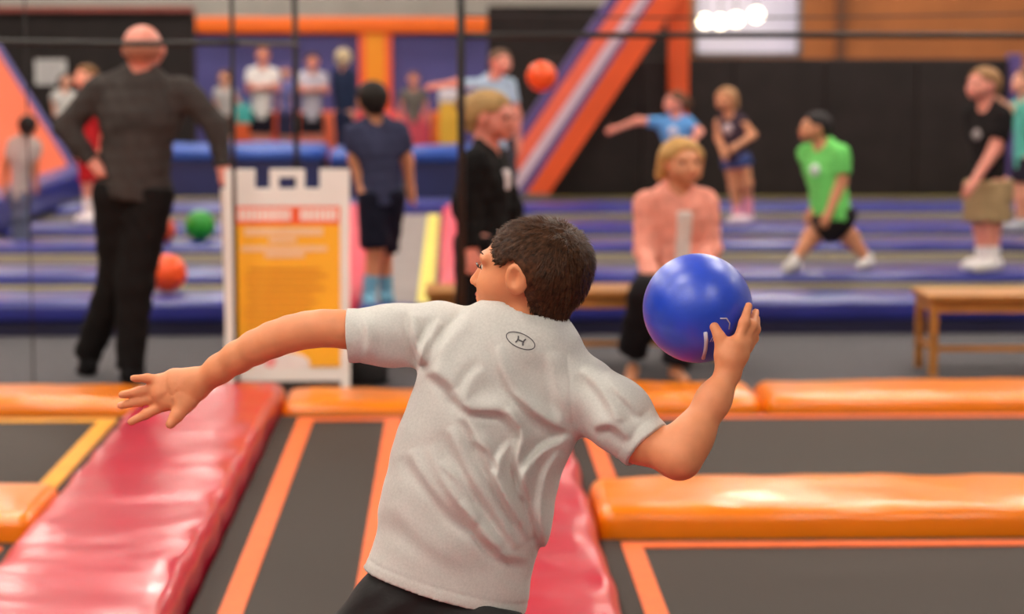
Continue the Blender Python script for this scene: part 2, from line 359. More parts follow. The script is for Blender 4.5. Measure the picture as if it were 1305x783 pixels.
# black padded wall behind the right court, with its purple end post and the orange post
Yk = 24.0
kx0, kx1 = at(700, 0, Yk).x, at(1288, 0, Yk).x; kz = at(1000, 75, Yk).z
t = thing('black_padded_wall', 'wide black padded wall behind the green shirt boy', 'wall pad', ((kx0 + kx1) / 2, Yk, 0.0))
n = 5
for i in range(n):
    a = kx0 + (kx1 - kx0) * i / n; b = kx0 + (kx1 - kx0) * (i + 1) / n
    MB().pad((a, Yk, 0.0), (b - 0.004, Yk + 0.14, kz), 0.02, 0.5).build('panel', M_BLACKWALL, t, smooth=True)
M_PURP = mat('purple padding', (84, 66, 128), 0.5, 0.1)
o = MB().pad((kx1 + .005, Yk - 0.05, 0), (kx1 + 0.13, Yk + 0.16, kz + 0.05), 0.02, 0.4).build('purple_post_pad', M_PURP, None, (kx1, Yk, 0), smooth=True)
props(o, 'purple end post of the black padded wall', 'post')
M_ORPAD = mat('deep orange padding', (224, 84, 28), 0.45, 0.08, 2)
a, b = at(851, 0, Yk).x, at(877, 0, Yk).x
o = MB().pad((a, Yk - 0.16, 0), (b, Yk - 0.005, ZC - 3), 0.03, 0.6).build('orange_post_pad', M_ORPAD, None, ((a + b) / 2, Yk, 0), smooth=True)
props(o, 'tall orange padded post rising behind the girl in the blue shirt', 'post')
# inclined frame between the courts: strips running up the slope
def slope_strip(xb0, xb1, xt0, xt1, Y, dep, yb=247, yt=-60):
    p = [at(xb0, yb, Y), at(xb1, yb, Y), at(xt1, yt, Y), at(xt0, yt, Y)]
    q = [v + Vector((0, dep, 0)) for v in p]
    return MB().hexa([p[0], p[1], q[1], q[0], p[3], p[2], q[2], q[3]])
Ysl = 23.35
t = thing('sloped_barrier', 'steep inclined barrier with orange, white and purple pads before the black wall', 'slope', tuple(at(680, 247, Ysl)))
dxs = 870 - 668
for nm, m_, a, b, ztop in (('purple_edge_pad', M_PURP, 628, 642, .1), ('orange_pad', mat('salmon orange padding', (238, 106, 76), 0.4, 0.06), 642, 664, .12), ('white_pad', mat('lavender white padding', (206, 186, 200), 0.4, 0.06), 664, 679, .10), ('purple_pad', M_PURP, 679, 692, .08), ('front_orange_pad', M_ORPAD, 692, 720, .16)):
    if nm == 'front_orange_pad':
        slope_strip(671, 700, 871, 907, Ysl - 0.05, 0.25).build(nm, m_, t)
    else:
        slope_strip(a - 22, b - 22, a + 188, b + 188, Ysl, 0.3).build(nm, m_, t)
# sloped orange wall on the left
A = at(88, 212, 24.4); up = Vector((-0.80, 0, 1.34))
t = thing('sloped_wall_pad', 'steep orange trampoline wall sloping up beside the small child', 'slope', tuple(A))
near = Vector((0, -9.0, 0)); nrm = Vector((up.z, 0, -up.x)).normalized() * 0.06
def quad_slab(p0, e1, e2, th):
    p = [p0, p0 + e1, p0 + e1 + e2, p0 + e2]
    return MB().hexa([v - th for v in p] + p)
quad_slab(A, near, up * 2.2, nrm).build('orange_bed', mat('salmon orange bed', (246, 112, 70), 0.5, 0.06, 2), t)
quad_slab(A + Vector((0, 0.26, 0.0)) + nrm * .3, Vector((0, -0.26, 0)), up * 2.2, nrm).build('edge_pad', mat('blue violet edge pad', (88, 84, 150), 0.5, 0.08), t)
MB().pad((A.x - 0.05, A.y - 9.0, E + 0.02), (A.x + 0.3, A.y + 0.25, A.z + 0.01), 0.05, 0.4).build('foot_pad', M_BLUE, t, smooth=True)
pr = MB()
for yy in (A.y - 0.2, A.y - 4.5, A.y - 8.8):
    pr.box((A.x - 1.75, yy, 0), (A.x - 1.67, yy + 0.08, A.z + 2.9))
pr.build('support_posts', M_BLACKMET, t)

# ------------------------------------------------------------------ net posts and rails
Yn = 11.28
def net_post(px_top, r, label, Yn=11.28):
    x = at(px_top, 200, Yn).x
    t = thing('net_post', label, 'post', (x, Yn, 0.0), 'black posts of the safety net')
    MB().tube([(x, Yn, 0.0), (x, Yn, 2.9)], r, 10).build('pole', M_BLACKMET, t, smooth=True)
    MB().tube([(x, Yn, 0.0), (x, Yn, 0.02)], r * 2.2, 12).build('foot', M_BLACKMET, t)
    return x
xa = net_post(298, 0.011, 'slim black net post standing in front of the yellow sign')
xb = net_post(378, 0.016, 'slim black net post rising behind the yellow sign handle', 12.6)
xc = net_post(588, 0.02, 'thick black net post at the back of the woman in black', 11.22)
xd = net_post(36, 0.004, 'thin black net post above the small child')
xe = net_post(1420, 0.02, 'black net post beyond the wooden bench')
xf = net_post(-90, 0.018, 'black net post beside the sloped orange wall')
def rail(p, q, r, sag, label):
    pts = [p.lerp(q, i / 16) + Vector((0, 0, -sag * math.sin(math.pi * i / 16))) for i in range(17)]
    o = MB().tube(pts, r, 6).build('net_rope', M_BLACKMET, None, tuple(pts[0]), smooth=True)
    props(o, label, 'rope', 'black net ropes')
ya = Yn - 0.03
rail(at(-90, 50, ya), at(298, 55, ya), 0.015, 0.01, 'taut black net rope crossing the bald head')
rail(at(298, 55, ya), at(378, 57, 12.55), 0.014, 0.0, 'short black net rope between the two slim posts')
rail(at(588, 46, ya), at(1420, 46, ya), 0.016, -0.005, 'long black net rope above the seated woman')
rail(at(588, 20, ya), at(1420, 14, ya), 0.005, 0.02, 'thin slack net rope above the long rope')

# ------------------------------------------------------------------ benches
def bench(x0, x1, y0, y1, h, label):
    t = thing('bench', label, 'bench', ((x0 + x1) / 2, (y0 + y1) / 2, 0), 'wooden benches on the walkway')
    MB().pad((x0, y0, h - 0.03), (x1, y1, h), 0.008, 0.4).build('seat', M_WOOD, t)
    for (a, b) in ((x0 + 0.02, y0 + 0.02), (x1 - 0.06, y0 + 0.02), (x0 + 0.02, y1 - 0.06), (x1 - 0.06, y1 - 0.06)):
        MB().box((a, b, 0), (a + 0.042, b + 0.042, h - 0.03)).build('leg', M_WOOD, t)
    for y in (y0 + 0.03, y1 - 0.05): MB().box((x0 + 0.06, y, h - 0.095), (x1 - 0.06, y + 0.02, h - 0.03)).build('apron', M_WOOD, t)
    for x in (x0 + 0.03, x1 - 0.05): MB().box((x, y0 + 0.06, h - 0.095), (x + 0.02, y1 - 0.06, h - 0.03)).build('apron', M_WOOD, t)
    MB().box((x0 + 0.05, y0 + 0.03, 0.13), (x1 - 0.05, y0 + 0.05, 0.16)).build('stretcher', M_WOOD, t)
    for x in (x0 + 0.03, x1 - 0.05): MB().box((x, y0 + 0.06, 0.13), (x + 0.02, y1 - 0.06, 0.16)).build('stretcher', M_WOOD, t)
bench(2.49, 4.2, 11.76, 12.2, 0.43, 'golden wooden bench standing empty below the khaki shorts boy')
bench(-0.14, 1.5, 12.02, 12.44, 0.43, 'golden wooden bench that the woman in the peach cardigan sits on')

# ------------------------------------------------------------------ A-frame sign
Ysg = 11.36
b0 = atz(367, 500, 0); Ysg = b0.y
L, R = at(287, 490, Ysg).x, at(446, 490, Ysg).x
hs = at(367, 218, Ysg).z
t = thing('sandwich_board', 'white plastic sandwich board with a yellow and red notice', 'sign', ((L + R) / 2, Ysg, 0))
lean = 0.13
def sg(u, z, off=0.0):      # u 0..1 across, z height, off proud of the front
    return Vector((L + (R - L) * u, Ysg + lean * z / hs - off, z))
def slab(u0, u1, z0, z1, off, th, fn=sg):
    p = [fn(u0, z0, off), fn(u1, z0, off), fn(u1, z1, off), fn(u0, z1, off)]
    q = [v + Vector((0, th, 0)) for v in p]
    return MB().hexa([p[0], p[1], q[1], q[0], p[3], p[2], q[2], q[3]])
hb = hs * 0.91
fm = MB()
for (u0, u1, z0, z1) in ((0, 0.075, 0, hb), (0.925, 1, 0, hb), (0.075, 0.925, 0.055, 0.115), (0.075, 0.925, hs * 0.835, hb), (0, 0.24, hb, hs), (0.76, 1.0, hb, hs), (0.36, 0.43, hb, hs), (0.57, 0.64, hb, hs), (0.43, 0.57, hs * 0.965, hs)):
    q = slab(u0, u1, z0, z1, 0.0, 0.04); fm.add(q.v, q.f)
fm.build('front_frame', M_WHITEPL, t)
def sg2(u, z, off=0.0): return Vector((L - 0.03 + (R - L) * u, Ysg + 0.42 - (0.42 - lean - 0.045) * z / hs - off, z))
bmk = MB()
for (u0, u1, z0, z1) in ((0, 0.075, 0, hb), (0.925, 1, 0, hb), (0.075, 0.925, 0.055, 0.115), (0.075, 0.925, hs * 0.835, hb)):
    q = slab(u0, u1, z0, z1, 0.0, 0.035, sg2); bmk.add(q.v, q.f)
bmk.build('back_frame', M_WHITEPL, t)
slab(0.08, 0.92, 0.12, hs * 0.83, 0.0, 0.01, sg2).build('back_panel', mat('sign back yellow', (226, 150, 30), 0.5, 0.05), t)
def zpx(py): return at(367, py, Ysg + 0.07).z
pan = slab(0.075, 0.925, zpx(466), zpx(262), -0.008, 0.012).build('poster', mat('poster yellow', (255, 182, 22), 0.5, 0.04, 3), t)
slab(0.08, 0.92, zpx(287), zpx(262), -0.005, 0.004).build('header_band', mat('poster orange red', (250, 96, 44), 0.5, 0.04), t)
M_PR = mat('poster white print', (250, 232, 222), 0.6, 0.02)
rng = random.Random(4)
def print_row(x0, x1, py0, py1, parent, m=M_PR, lw=5.5):
    """a row of letter-sized marks: the photograph is too blurred to read"""
    mb = MB(); x = x0
    while x < x1 - 2:
        w = lw * rng.uniform(0.7, 1.1)
        u0 = (x - 287) / 159.0; u1 = (min(x + w * 0.82, x1) - 287) / 159.0
        q = slab(u0, u1, zpx(py1), zpx(py0), -0.002, 0.003); mb.add(q.v, q.f); x += w
    mb.build('print', m, parent)
print_row(304, 371, 267, 282, t, lw=9); print_row(383, 430, 267, 282, t, lw=9)
M_PR2 = mat('poster pale print', (250, 214, 170), 0.6, 0.02)
for (a, b, c, d) in ((312, 412, 291, 301), (343, 378, 303, 310), (308, 418, 314, 321), (338, 388, 322, 329)): print_row(a, b, c, d, t, M_PR2)
M_PR3 = mat('poster brown print', (214, 140, 20), 0.6, 0.02)
for k in range(12):
    py = 342 + k * 8.2; print_row(312 + rng.uniform(0, 6), 405 + rng.uniform(-18, 12), py, py + 2.6, t, M_PR3, 3.2)
ring = MB().ball((0, 0, 0), 1, 24, 12)
mb = MB(); vs = []
for v in ring.v: vs.append(sg(0.45 + v[0] * 0.23, zpx(462) + 0.06 * v[2], -0.004) + Vector((0, v[1] * 0.004, 0)))
mb.add(vs, ring.f); mb.build('logo_patch', mat('poster white patch', (236, 226, 222), 0.5, 0.05), t)
mb = MB(); vs = []
for v in ring.v: vs.append(sg(0.36 + v[0] * 0.05, zpx(458) + 0.035 * v[2], -0.001) + Vector((0, v[1] * 0.003, 0)))
mb.add(vs, ring.f); mb.build('logo_mark', mat('poster pink mark', (236, 150, 150), 0.5, 0.05), t)
# black bag on the carpet behind the sign
c = atz(466, 493, 0.0)
o = MB().pad((c.x - 0.11, c.y + 0.05, 0.0), (c.x + 0.1, c.y + 0.33, 0.12), 0.05, 0.04, 0.03, 0.02, 3.0).build('black_bag', mat('black bag cloth', (24, 22, 24), 0.8, 0.2, 10), None, (c.x, c.y + 0.2, 0), smooth=True)
props(o, 'small slumped black bag on the carpet beside the sandwich board', 'bag')

# ------------------------------------------------------------------ balls
def dodgeball(c, r, m, label, dent=None, group='rubber dodgeballs'):
    fn = None
    if dent is not None:
        dv = Vector(dent).normalized()
        def fn(d):
            a = math.acos(max(-1, min(1, d.dot(dv)))); return 1 - 0.035 * math.exp(-(a / 0.22) ** 2)
    o = MB().ball(c, r, 64 if dent else 32, 40 if dent else 20, fn).build('dodgeball', m, None, tuple(Vector(c) - Vector((0, 0, r))), smooth=True)
    props(o, label, 'ball', group)
    return o
M_BALLO = mat('orange rubber', (255, 84, 18), 0.4, 0.05, 20, 0.1, 60)
M_BALLG = mat('green rubber', (20, 138, 32), 0.4, 0.08, 20, 0.1, 60)
dodgeball(at(690.5, 97.5, 14.5), 0.097, M_BALLO, 'orange ball flying in the air before the inclined barrier')
Yo = 13.95; dodgeball((at(214, 377, Yo).x, Yo, E + 0.06 + 0.012 + 0.118), 0.118, M_BALLO, 'orange ball resting on the front blue pad behind the bald man')
Yg = 17.7; dodgeball((at(255, 300, Yg).x, Yg, E + 0.07 + 0.12), 0.12, M_BALLG, 'green ball resting on the blue pad beside the sandwich board')
Yo2 = 17.55; dodgeball((at(208, 312, Yo2).x, Yo2, E + 0.07 + 0.10), 0.10, mat('dull orange rubber', (196, 64, 24), 0.45, 0.06), 'dull orange ball half hidden by the bald man')

# ------------------------------------------------------------------ figures: smooth-blended solids turned into one surface
F32 = np.float32
def V3(p): return np.array([p[0], p[1], p[2]], dtype=F32)
def smin(a, b, k):
    if k <= 0: return np.minimum(a, b)
    h = np.maximum(k - np.abs(a - b), 0) / k
    return np.minimum(a, b) - h * h * k * 0.25
def rc(P, a, b, ra, rb):
    a = V3(a); b = V3(b); ab = b - a; L2 = float(ab @ ab) + 1e-12
    d = P - a; t = np.clip((d @ ab) / L2, 0, 1)
    return np.linalg.norm(d - t[:, None] * ab, axis=1) - (ra + (rb - ra) * t)
def chain(P, pts, rad, k=0.02):
    d = None
    for i in range(len(pts) - 1):
        e = rc(P, pts[i], pts[i + 1], rad[i], rad[i + 1]); d = e if d is None else smin(d, e, k)
    return d
def ell(Q, c, r):
    q = (Q - V3(c)); r = V3(r)
    k0 = np.linalg.norm(q / r, axis=1); k1 = np.linalg.norm(q / (r * r), axis=1) + 1e-9
    return k0 * (k0 - 1.0) / k1
def local(P, c, Rm): return (P - V3(c)) @ Rm          # Rm columns = local axes in world
def frame(fwd, up=(0, 0, 1)):
    f = Vector(fwd).normalized(); u = Vector(up); l = u.cross(f).normalized(); u = f.cross(l).normalized()
    return np.array([[f[i], l[i], u[i]] for i in range(3)], dtype=F32)
def polygonize(fn, lo, hi, vox, name, margin=1.5, B=8):
    lo = np.array(lo, float); n = np.ceil((np.array(hi, float) - lo) / vox / B).astype(int) + 1
    ci = np.stack(np.meshgrid(*[np.arange(k) for k in n], indexing='ij'), -1).reshape(-1, 3)
    cc = (lo + (ci * B + (B - 1) / 2) * vox).astype(F32)
    cd = fn(cc)
    lim = B * vox * 0.87 * margin
    N = n * B
    D = np.repeat(np.repeat(np.repeat(cd.reshape(n), B, 0), B, 1), B, 2).astype(F32)
    act = ci[np.abs(cd) < lim]
    off = np.stack(np.meshgrid(*[np.arange(B)] * 3, indexing='ij'), -1).reshape(-1, 3)
    CH = 600
    for s in range(0, len(act), CH):
        g = (act[s:s + CH, None, :] * B + off[None]).reshape(-1, 3)
        D[g[:, 0], g[:, 1], g[:, 2]] = fn((lo + g * vox).astype(F32))
    S = D < 0
    c8 = np.zeros(tuple(N - 1), np.uint8)
    for a in (0, 1):
        for b in (0, 1):
            for c in (0, 1): c8 += S[a:N[0] - 1 + a, b:N[1] - 1 + b, c:N[2] - 1 + c]
    ai = np.argwhere((c8 > 0) & (c8 < 8))
    acc = np.zeros((len(ai), 3)); cnt = np.zeros(len(ai))
    co = [(a, b, c) for a in (0, 1) for b in (0, 1) for c in (0, 1)]
    cv = {o_: D[ai[:, 0] + o_[0], ai[:, 1] + o_[1], ai[:, 2] + o_[2]] for o_ in co}
    for p in co:
        for ax in range(3):
            if p[ax] == 0:
                q = tuple(1 if i == ax else p[i] for i in range(3))
                va, vb = cv[p], cv[q]; m = (va < 0) != (vb < 0)
                t = np.where(m, va / np.where(m, va - vb, 1), 0)
                pos = np.zeros((len(ai), 3)); pos[:] = p; pos[:, ax] += t
                acc[m] += pos[m]; cnt[m] += 1
    Vt = lo + (ai + acc / cnt[:, None]) * vox
    idx = np.full(tuple(N - 1), -1, np.int32); idx[ai[:, 0], ai[:, 1], ai[:, 2]] = np.arange(len(ai))
    Q = []
    for ax in range(3):
        u, w = (ax + 1) % 3, (ax + 2) % 3
        sl0 = [slice(1, N[i] - 1) for i in range(3)]; sl1 = list(sl0)
        sl0[ax] = slice(0, N[ax] - 1); sl1[ax] = slice(1, N[ax])
        A_, B_ = S[tuple(sl0)], S[tuple(sl1)]
        e = np.argwhere(A_ != B_)
        if not len(e): continue
        ins = A_[e[:, 0], e[:, 1], e[:, 2]]
        base = e.copy(); base[:, u] += 1; base[:, w] += 1
        def cell(du, dw):
            c = base.copy(); c[:, u] -= du; c[:, w] -= dw; return idx[c[:, 0], c[:, 1], c[:, 2]]
        q = np.stack([cell(1, 1), cell(0, 1), cell(0, 0), cell(1, 0)], 1)
        q[~ins] = q[~ins][:, ::-1]; Q.append(q)
    Q = np.concatenate(Q); Q = Q[(Q >= 0).all(1)]
    return Vt.astype(np.float64), Q
def np_mesh(name, Vt, Q, extra=None):
    if extra is not None and extra.v:
        vv = np.array(extra.v); base = len(Vt); Vt = np.concatenate([Vt, vv])
        faces = Q.tolist() + [tuple(i + base for i in f) for f in extra.f]
        me = bpy.data.meshes.new(name); me.from_pydata(Vt.tolist(), [], faces); me.update(); return me
    me = bpy.data.meshes.new(name)
    me.vertices.add(len(Vt)); me.vertices.foreach_set('co', Vt.astype(F32).ravel())
    me.loops.add(Q.size); me.loops.foreach_set('vertex_index', Q.astype(np.int32).ravel())
    me.polygons.add(len(Q)); me.polygons.foreach_set('loop_start', np.arange(0, Q.size, 4, dtype=np.int32))
    me.update(calc_edges=True); me.validate(); return me
def solid(name, fn, pts, pad_, vox, m, parent, extra=None, margin=1.5):
    A_ = np.array([[p[0], p[1], p[2]] for p in pts]); lo = A_.min(0) - pad_; hi = A_.max(0) + pad_
    Vt, Q = polygonize(fn, lo, hi, vox, name, margin)
    return mesh_obj(name, np_mesh(name, Vt, Q, extra), m, parent)

def head_field(Q, k, detail=True):
    """Q in head coordinates divided by the scale k: x forward, y to the figure's left, z up"""
    d = ell(Q, (-0.006, 0, 0.012), (0.092, 0.072, 0.076))
    d = smin(d, ell(Q, (0.045, 0, -0.03), (0.055, 0.054, 0.046)), 0.035)
    d = smin(d, ell(Q, (0.085, 0, -0.058), (0.02, 0.024, 0.018)), 0.02)
    d = smin(d, rc(Q, (0.092, 0, 0.010), (0.110, 0, -0.015), 0.0055, 0.0085), 0.011)
    if detail:
        for s in (-1, 1):
            d = smin(d, ell(Q, (0.064, s * 0.032, -0.022), (0.027, 0.024, 0.027)), 0.02)
            d = smin(d, rc(Q, (0.085, s * 0.012, 0.030), (0.074, s * 0.046, 0.028), 0.008, 0.007), 0.016)
            d = np.maximum(d, -ell(Q, (0.094, s * 0.031, 0.012), (0.012, 0.014, 0.008)) * 0.9) if k > 0 else d
            d = smin(d, ell(Q, (0.101, s * 0.0095, -0.02), (0.008, 0.006, 0.006)), 0.006)
        d = smin(d, ell(Q, (0.097, 0, -0.0365), (0.010, 0.019, 0.0055)), 0.006)
        d = smin(d, ell(Q, (0.0955, 0, -0.0455), (0.010, 0.016, 0.006)), 0.006)
    for s in (-1, 1):
        Qe = Q.copy(); Qe[:, 1] = Q[:, 1] * s + 0.12 * np.clip(0.010 - Q[:, 0], -0.02, 0.03)
        e = ell(Qe, (0.008, 0.0755, -0.004), (0.0205, 0.0095, 0.0285))
        if detail:
            e = np.maximum(e, -ell(Qe, (0.010, 0.089, -0.001), (0.0125, 0.0125, 0.0195)))
            e = smin(e, rc(Qe, (-0.001, 0.077, 0.010), (0.004, 0.077, -0.012), 0.0022, 0.003), 0.004)
        d = smin(d, e, 0.006)
    return d
def hair_field(Q, style):
    if style == 'bald': return None
    t = 0.012
    d = ell(Q, (-0.008, 0, 0.014), (0.092 + t, 0.073 + t, 0.076 + t))
    if style == 'bald_rim':
        return np.maximum(ell(Q, (-0.008, 0, 0.014), (0.095, 0.076, 0.08)), np.maximum(np.maximum(Q[:, 2] - 0.012, -0.05 - Q[:, 2]), Q[:, 0] + 0.005))
    d = smin(d, rc(Q, (-0.055, 0, -0.02), (-0.045, 0, -0.062), 0.05, 0.042), 0.02)
    zc = np.interp(Q[:, 0], [-0.1, -0.035, -0.022, -0.012, 0.01, 0.03, 0.056, 0.064, 0.072, 0.12], [-0.08, -0.075, -0.05, -0.012, 0.018, 0.02, 0.028, 0.055, 0.085, 0.12])
    d = np.maximum(d, (zc - Q[:, 2]) * 0.7)
    d = d - 0.0025 * np.sin(Q[:, 1] * 260 + Q[:, 2] * 90) * np.sin(Q[:, 0] * 120 + Q[:, 2] * 60)
    if style == 'long':
        for s in (-1, 1):
            d = smin(d, chain(Q, [(-0.02, s * 0.06, 0.02), (-0.03, s * 0.075, -0.06), (-0.03, s * 0.07, -0.14)], [0.03, 0.03, 0.02]), 0.02)
        d = smin(d, chain(Q, [(-0.07, 0, 0), (-0.085, 0, -0.08), (-0.07, 0, -0.15)], [0.05, 0.045, 0.02]), 0.03)
    if style == 'bob':
        for s in (-1, 1): d = smin(d, chain(Q, [(0.0, s * 0.065, 0.03), (-0.02, s * 0.075, -0.05)], [0.032, 0.025]), 0.02)
        d = smin(d, chain(Q, [(-0.07, 0, 0.01), (-0.08, 0, -0.05)], [0.05, 0.035]), 0.03)
    if style == 'bun': d = smin(d, ell(Q, (-0.115, 0, 0.02), (0.04, 0.042, 0.04)), 0.02)
    if style == 'pony': d = smin(d, chain(Q, [(-0.09, 0, 0.03), (-0.13, 0, 0.0), (-0.13, 0, -0.09)], [0.025, 0.03, 0.012]), 0.02)
    return d
def skin(nm, rgb, sss=0.12): return mat('skin ' + nm, rgb, 0.5, 0.06, 30, 0.06, 250, sss=sss, spec=0.35, bdist=0.002)
SK = {'fair': skin('fair', (232, 166, 140)), 'rosy': skin('rosy', (226, 146, 128)), 'tan': skin('tan', (206, 140, 104)), 'brown': skin('brown', (176, 112, 80))}
def cloth(rgb): return mat('cloth %d %d %d' % rgb, rgb, 0.9, 0.1, 18, 0.25, 60, bdist=0.006, spec=0.2)
def hairm(rgb): return mat('hair %d %d %d' % rgb, rgb, 0.65, 0.3, 40, 0.4, 120, stretch=(1, 1, 4), bdist=0.004, spec=0.25)
M_EYE = mat('eye dark', (26, 18, 16), 0.2); M_LIP = mat('lip', (178, 84, 80), 0.45)

def fingers(mb, wr, d, side, g, n=5, curl=0.35):
    d = d.normalized(); side = (side - d * side.dot(d)).normalized(); nn = d.cross(side)
    base = wr + d * 0.06 * g
    for i, (o_, L_) in enumerate(((-0.024, 0.05), (-0.008, 0.06), (0.008, 0.064), (0.023, 0.056))):
        p = base + side * o_ * g; q = p + d * L_ * 0.5 * g + nn * 0.006 * g; r_ = q + (d * (1 - curl) + nn * curl) * L_ * 0.5 * g
        mb.tube([p, q, r_], [0.009 * g, 0.0085 * g, 0.006 * g], 6)
    p = wr + d * 0.025 * g + side * 0.022 * g; q = p + (d * 0.6 + side * 0.7) * 0.03 * g; r_ = q + (d * 0.9 + side * 0.2) * 0.025 * g
    mb.tube([p, q, r_], [0.011 * g, 0.009 * g, 0.007 * g], 6)

def person(label, Y, head, neck, hip, face, arms, legs, hh=0.2, sw=0.15, hw=0.075, fat=1.0, gz=None, skin_='fair',
           top=None, sleeve=0.62, hem=0.06, bottom=None, bot_len=0.85, shoe=(230, 228, 226), sock=None, hair='short', hair_rgb=(70, 48, 34),
           vox=0.014, group='people in the hall', inner=None, collar=None, lean=0.0, pitch=0.0, twist=None, foot_dir=None, print_=None, loose=1.0):
    """joints are (pixel x, pixel y[, metres nearer/farther]) at depth Y; L and R are the figure's own sides"""
    g = hh / 0.2
    th = math.radians(face); Fv = Vector((math.sin(th), -math.cos(th), 0)); Lv = Vector((math.cos(th), math.sin(th), 0))
    tt = math.radians(face if twist is None else twist); TF = Vector((math.sin(tt), -math.cos(tt), 0)); TL = Vector((math.cos(tt), math.sin(tt), 0))
    def J(p, off=0.0): return at(p[0], p[1], Y + (p[2] if len(p) > 2 else 0.0) + off)
    hc = J(head); nk = J(neck); hp = J(hip)
    root_z = gz if gz is not None else min(J(l[1]).z for l in legs.values()) - 0.07
    t = thing('person', label, 'person', (hp.x, hp.y, root_z), group)
    axis = (nk - hp).normalized()
    sh = {'L': nk + TL * sw - axis * 0.06 * g, 'R': nk - TL * sw - axis * 0.06 * g}
    hj = {'L': hp + TL * hw, 'R': hp - TL * hw}
    el, wr, kn, an = {}, {}, {}, {}
    for s in 'LR':
        if s in arms:
            el[s] = J(arms[s][0], sh[s].y - Y); wr[s] = J(arms[s][1], sh[s].y - Y)
        else:
            el[s] = sh[s] - axis * 0.24 * g; wr[s] = el[s] - axis * 0.2 * g + TF * 0.06
        kn[s] = J(legs[s][0], hj[s].y - Y); an[s] = J(legs[s][1], hj[s].y - Y)
    TR = frame(TF, axis); mid = hp.lerp(nk, 0.55)
    flat = 0.66
    def torso(P, inf=0.0, bot=0.0):
        Q = local(P, mid, TR); Q = Q.copy(); Q[:, 0] /= flat
        Lt = (nk - hp).length
        zt_, zb_ = (nk - mid).length, -(hp - mid).length
        w = sw * 0.86 * fat
        r0, r1, r2 = w * 0.62, w * 0.80, w * 0.78
        d = chain(Q, [(0, 0, zt_ - 0.06 * g), (0, 0, zt_ * 0.35), (0, 0, zb_ * 0.5)], [r0 * 0.9, r1, r2 * 0.95], 0.05)
        d = smin(d, rc(Q, (0, sw * 0.8, zt_ - 0.075 * g), (0, -sw * 0.8, zt_ - 0.075 * g), 0.048 * g, 0.048 * g), 0.05)
        for s_ in (-1, 1): d = smin(d, rc(Q, (0, s_ * 0.02, zt_ + 0.005), (0, s_ * sw * 0.8, zt_ - 0.065 * g), 0.045 * g, 0.04 * g), 0.04)
        d = smin(d, rc(Q, (0, sw * 0.38, zt_ * 0.3), (0, -sw * 0.38, zt_ * 0.3), 0.085 * g * fat, 0.085 * g * fat), 0.06)
        d = smin(d, rc(Q, (0, hw * 0.6, zb_), (0, -hw * 0.6, zb_), max(0.06 * g, w * 0.62), max(0.06 * g, w * 0.62)), 0.06)
        return d * 0.8 - inf
    HF = (Fv + Vector((0, 0, pitch))).normalized(); HR = frame(HF, Vector((lean * math.cos(th), lean * math.sin(th), 1)))
    k = hh / 0.175
    a1, a2, a3 = 0.043 * g * fat, 0.036 * g * fat, 0.026 * g
    l1, l2, l3 = 0.072 * g * fat, 0.05 * g * fat, 0.034 * g
    fdir = {}
    for s in 'LR':
        v = Fv if foot_dir is None else Vector(foot_dir[s]) if isinstance(foot_dir, dict) else Vector(foot_dir); fdir[s] = v.normalized()
    def gzs(s):   # height of the sole
        return an[s].z - 0.065 * g if (gz is None or an[s].z - gz > 0.16) else gz
    def body(P):
        d = head_field(local(P, hc, HR) / k, k, True) * k
        d = smin(d, rc(P, hc - axis * 0.03 * k - HF_v * 0.015, nk - axis * 0.03, 0.046 * g * min(fat, 1.15), 0.05 * g * min(fat, 1.15)), 0.03)
        d = smin(d, torso(P, -0.012), 0.04)
        for s in 'LR':
            dv = (wr[s] - el[s]).normalized()
            d = smin(d, chain(P, [sh[s], el[s], wr[s], wr[s] + dv * 0.06 * g], [a1, a2, a3, 0.03 * g], 0.02), 0.03)
            d = smin(d, chain(P, [hj[s], kn[s], an[s]], [l1 * 0.95, l2, l3], 0.03), 0.03)
            b = Vector((an[s].x, an[s].y, gzs(s) + 0.03 * g))
            d = smin(d, rc(P, b - fdir[s] * 0.02 * g, b + fdir[s] * 0.12 * g, 0.03 * g, 0.025 * g), 0.03)
        return d
    HF_v = Vector(HF)
    allp = [hc, nk, hp] + [q for dct in (sh, el, wr, kn, an) for q in dct.values()]
    ex = MB()
    for s in 'LR': fingers(ex, wr[s], wr[s] - el[s], Fv if abs(Fv.dot((wr[s] - el[s]).normalized())) < 0.8 else Vector((0, 0, 1)), g)
    solid('body', body, allp, 0.26 * g, vox, SK[skin_], t, ex)
    for s in (-1, 1):
        c = Vector(hc) + Vector(HR @ np.array([0.084, s * 0.031, 0.012], F32)) * k
        MB().ball(c, 0.0095 * k, 10, 6).build('eye', M_EYE, t, smooth=True)
    c = Vector(hc) + Vector(HR @ np.array([0.099, 0, -0.041], F32)) * k
    MB().tube([c - Lv * 0.02 * k, c + HF_v * 0.006 * k, c + Lv * 0.02 * k], [0.002, 0.006 * k, 0.002], 6).build('mouth', M_LIP, t, smooth=True)
    if hair != 'bald':
        solid('hair', lambda P: hair_field(local(P, hc, HR) / k, hair) * k, [hc], 0.24 * k, min(vox, 0.011), hairm(hair_rgb), t)
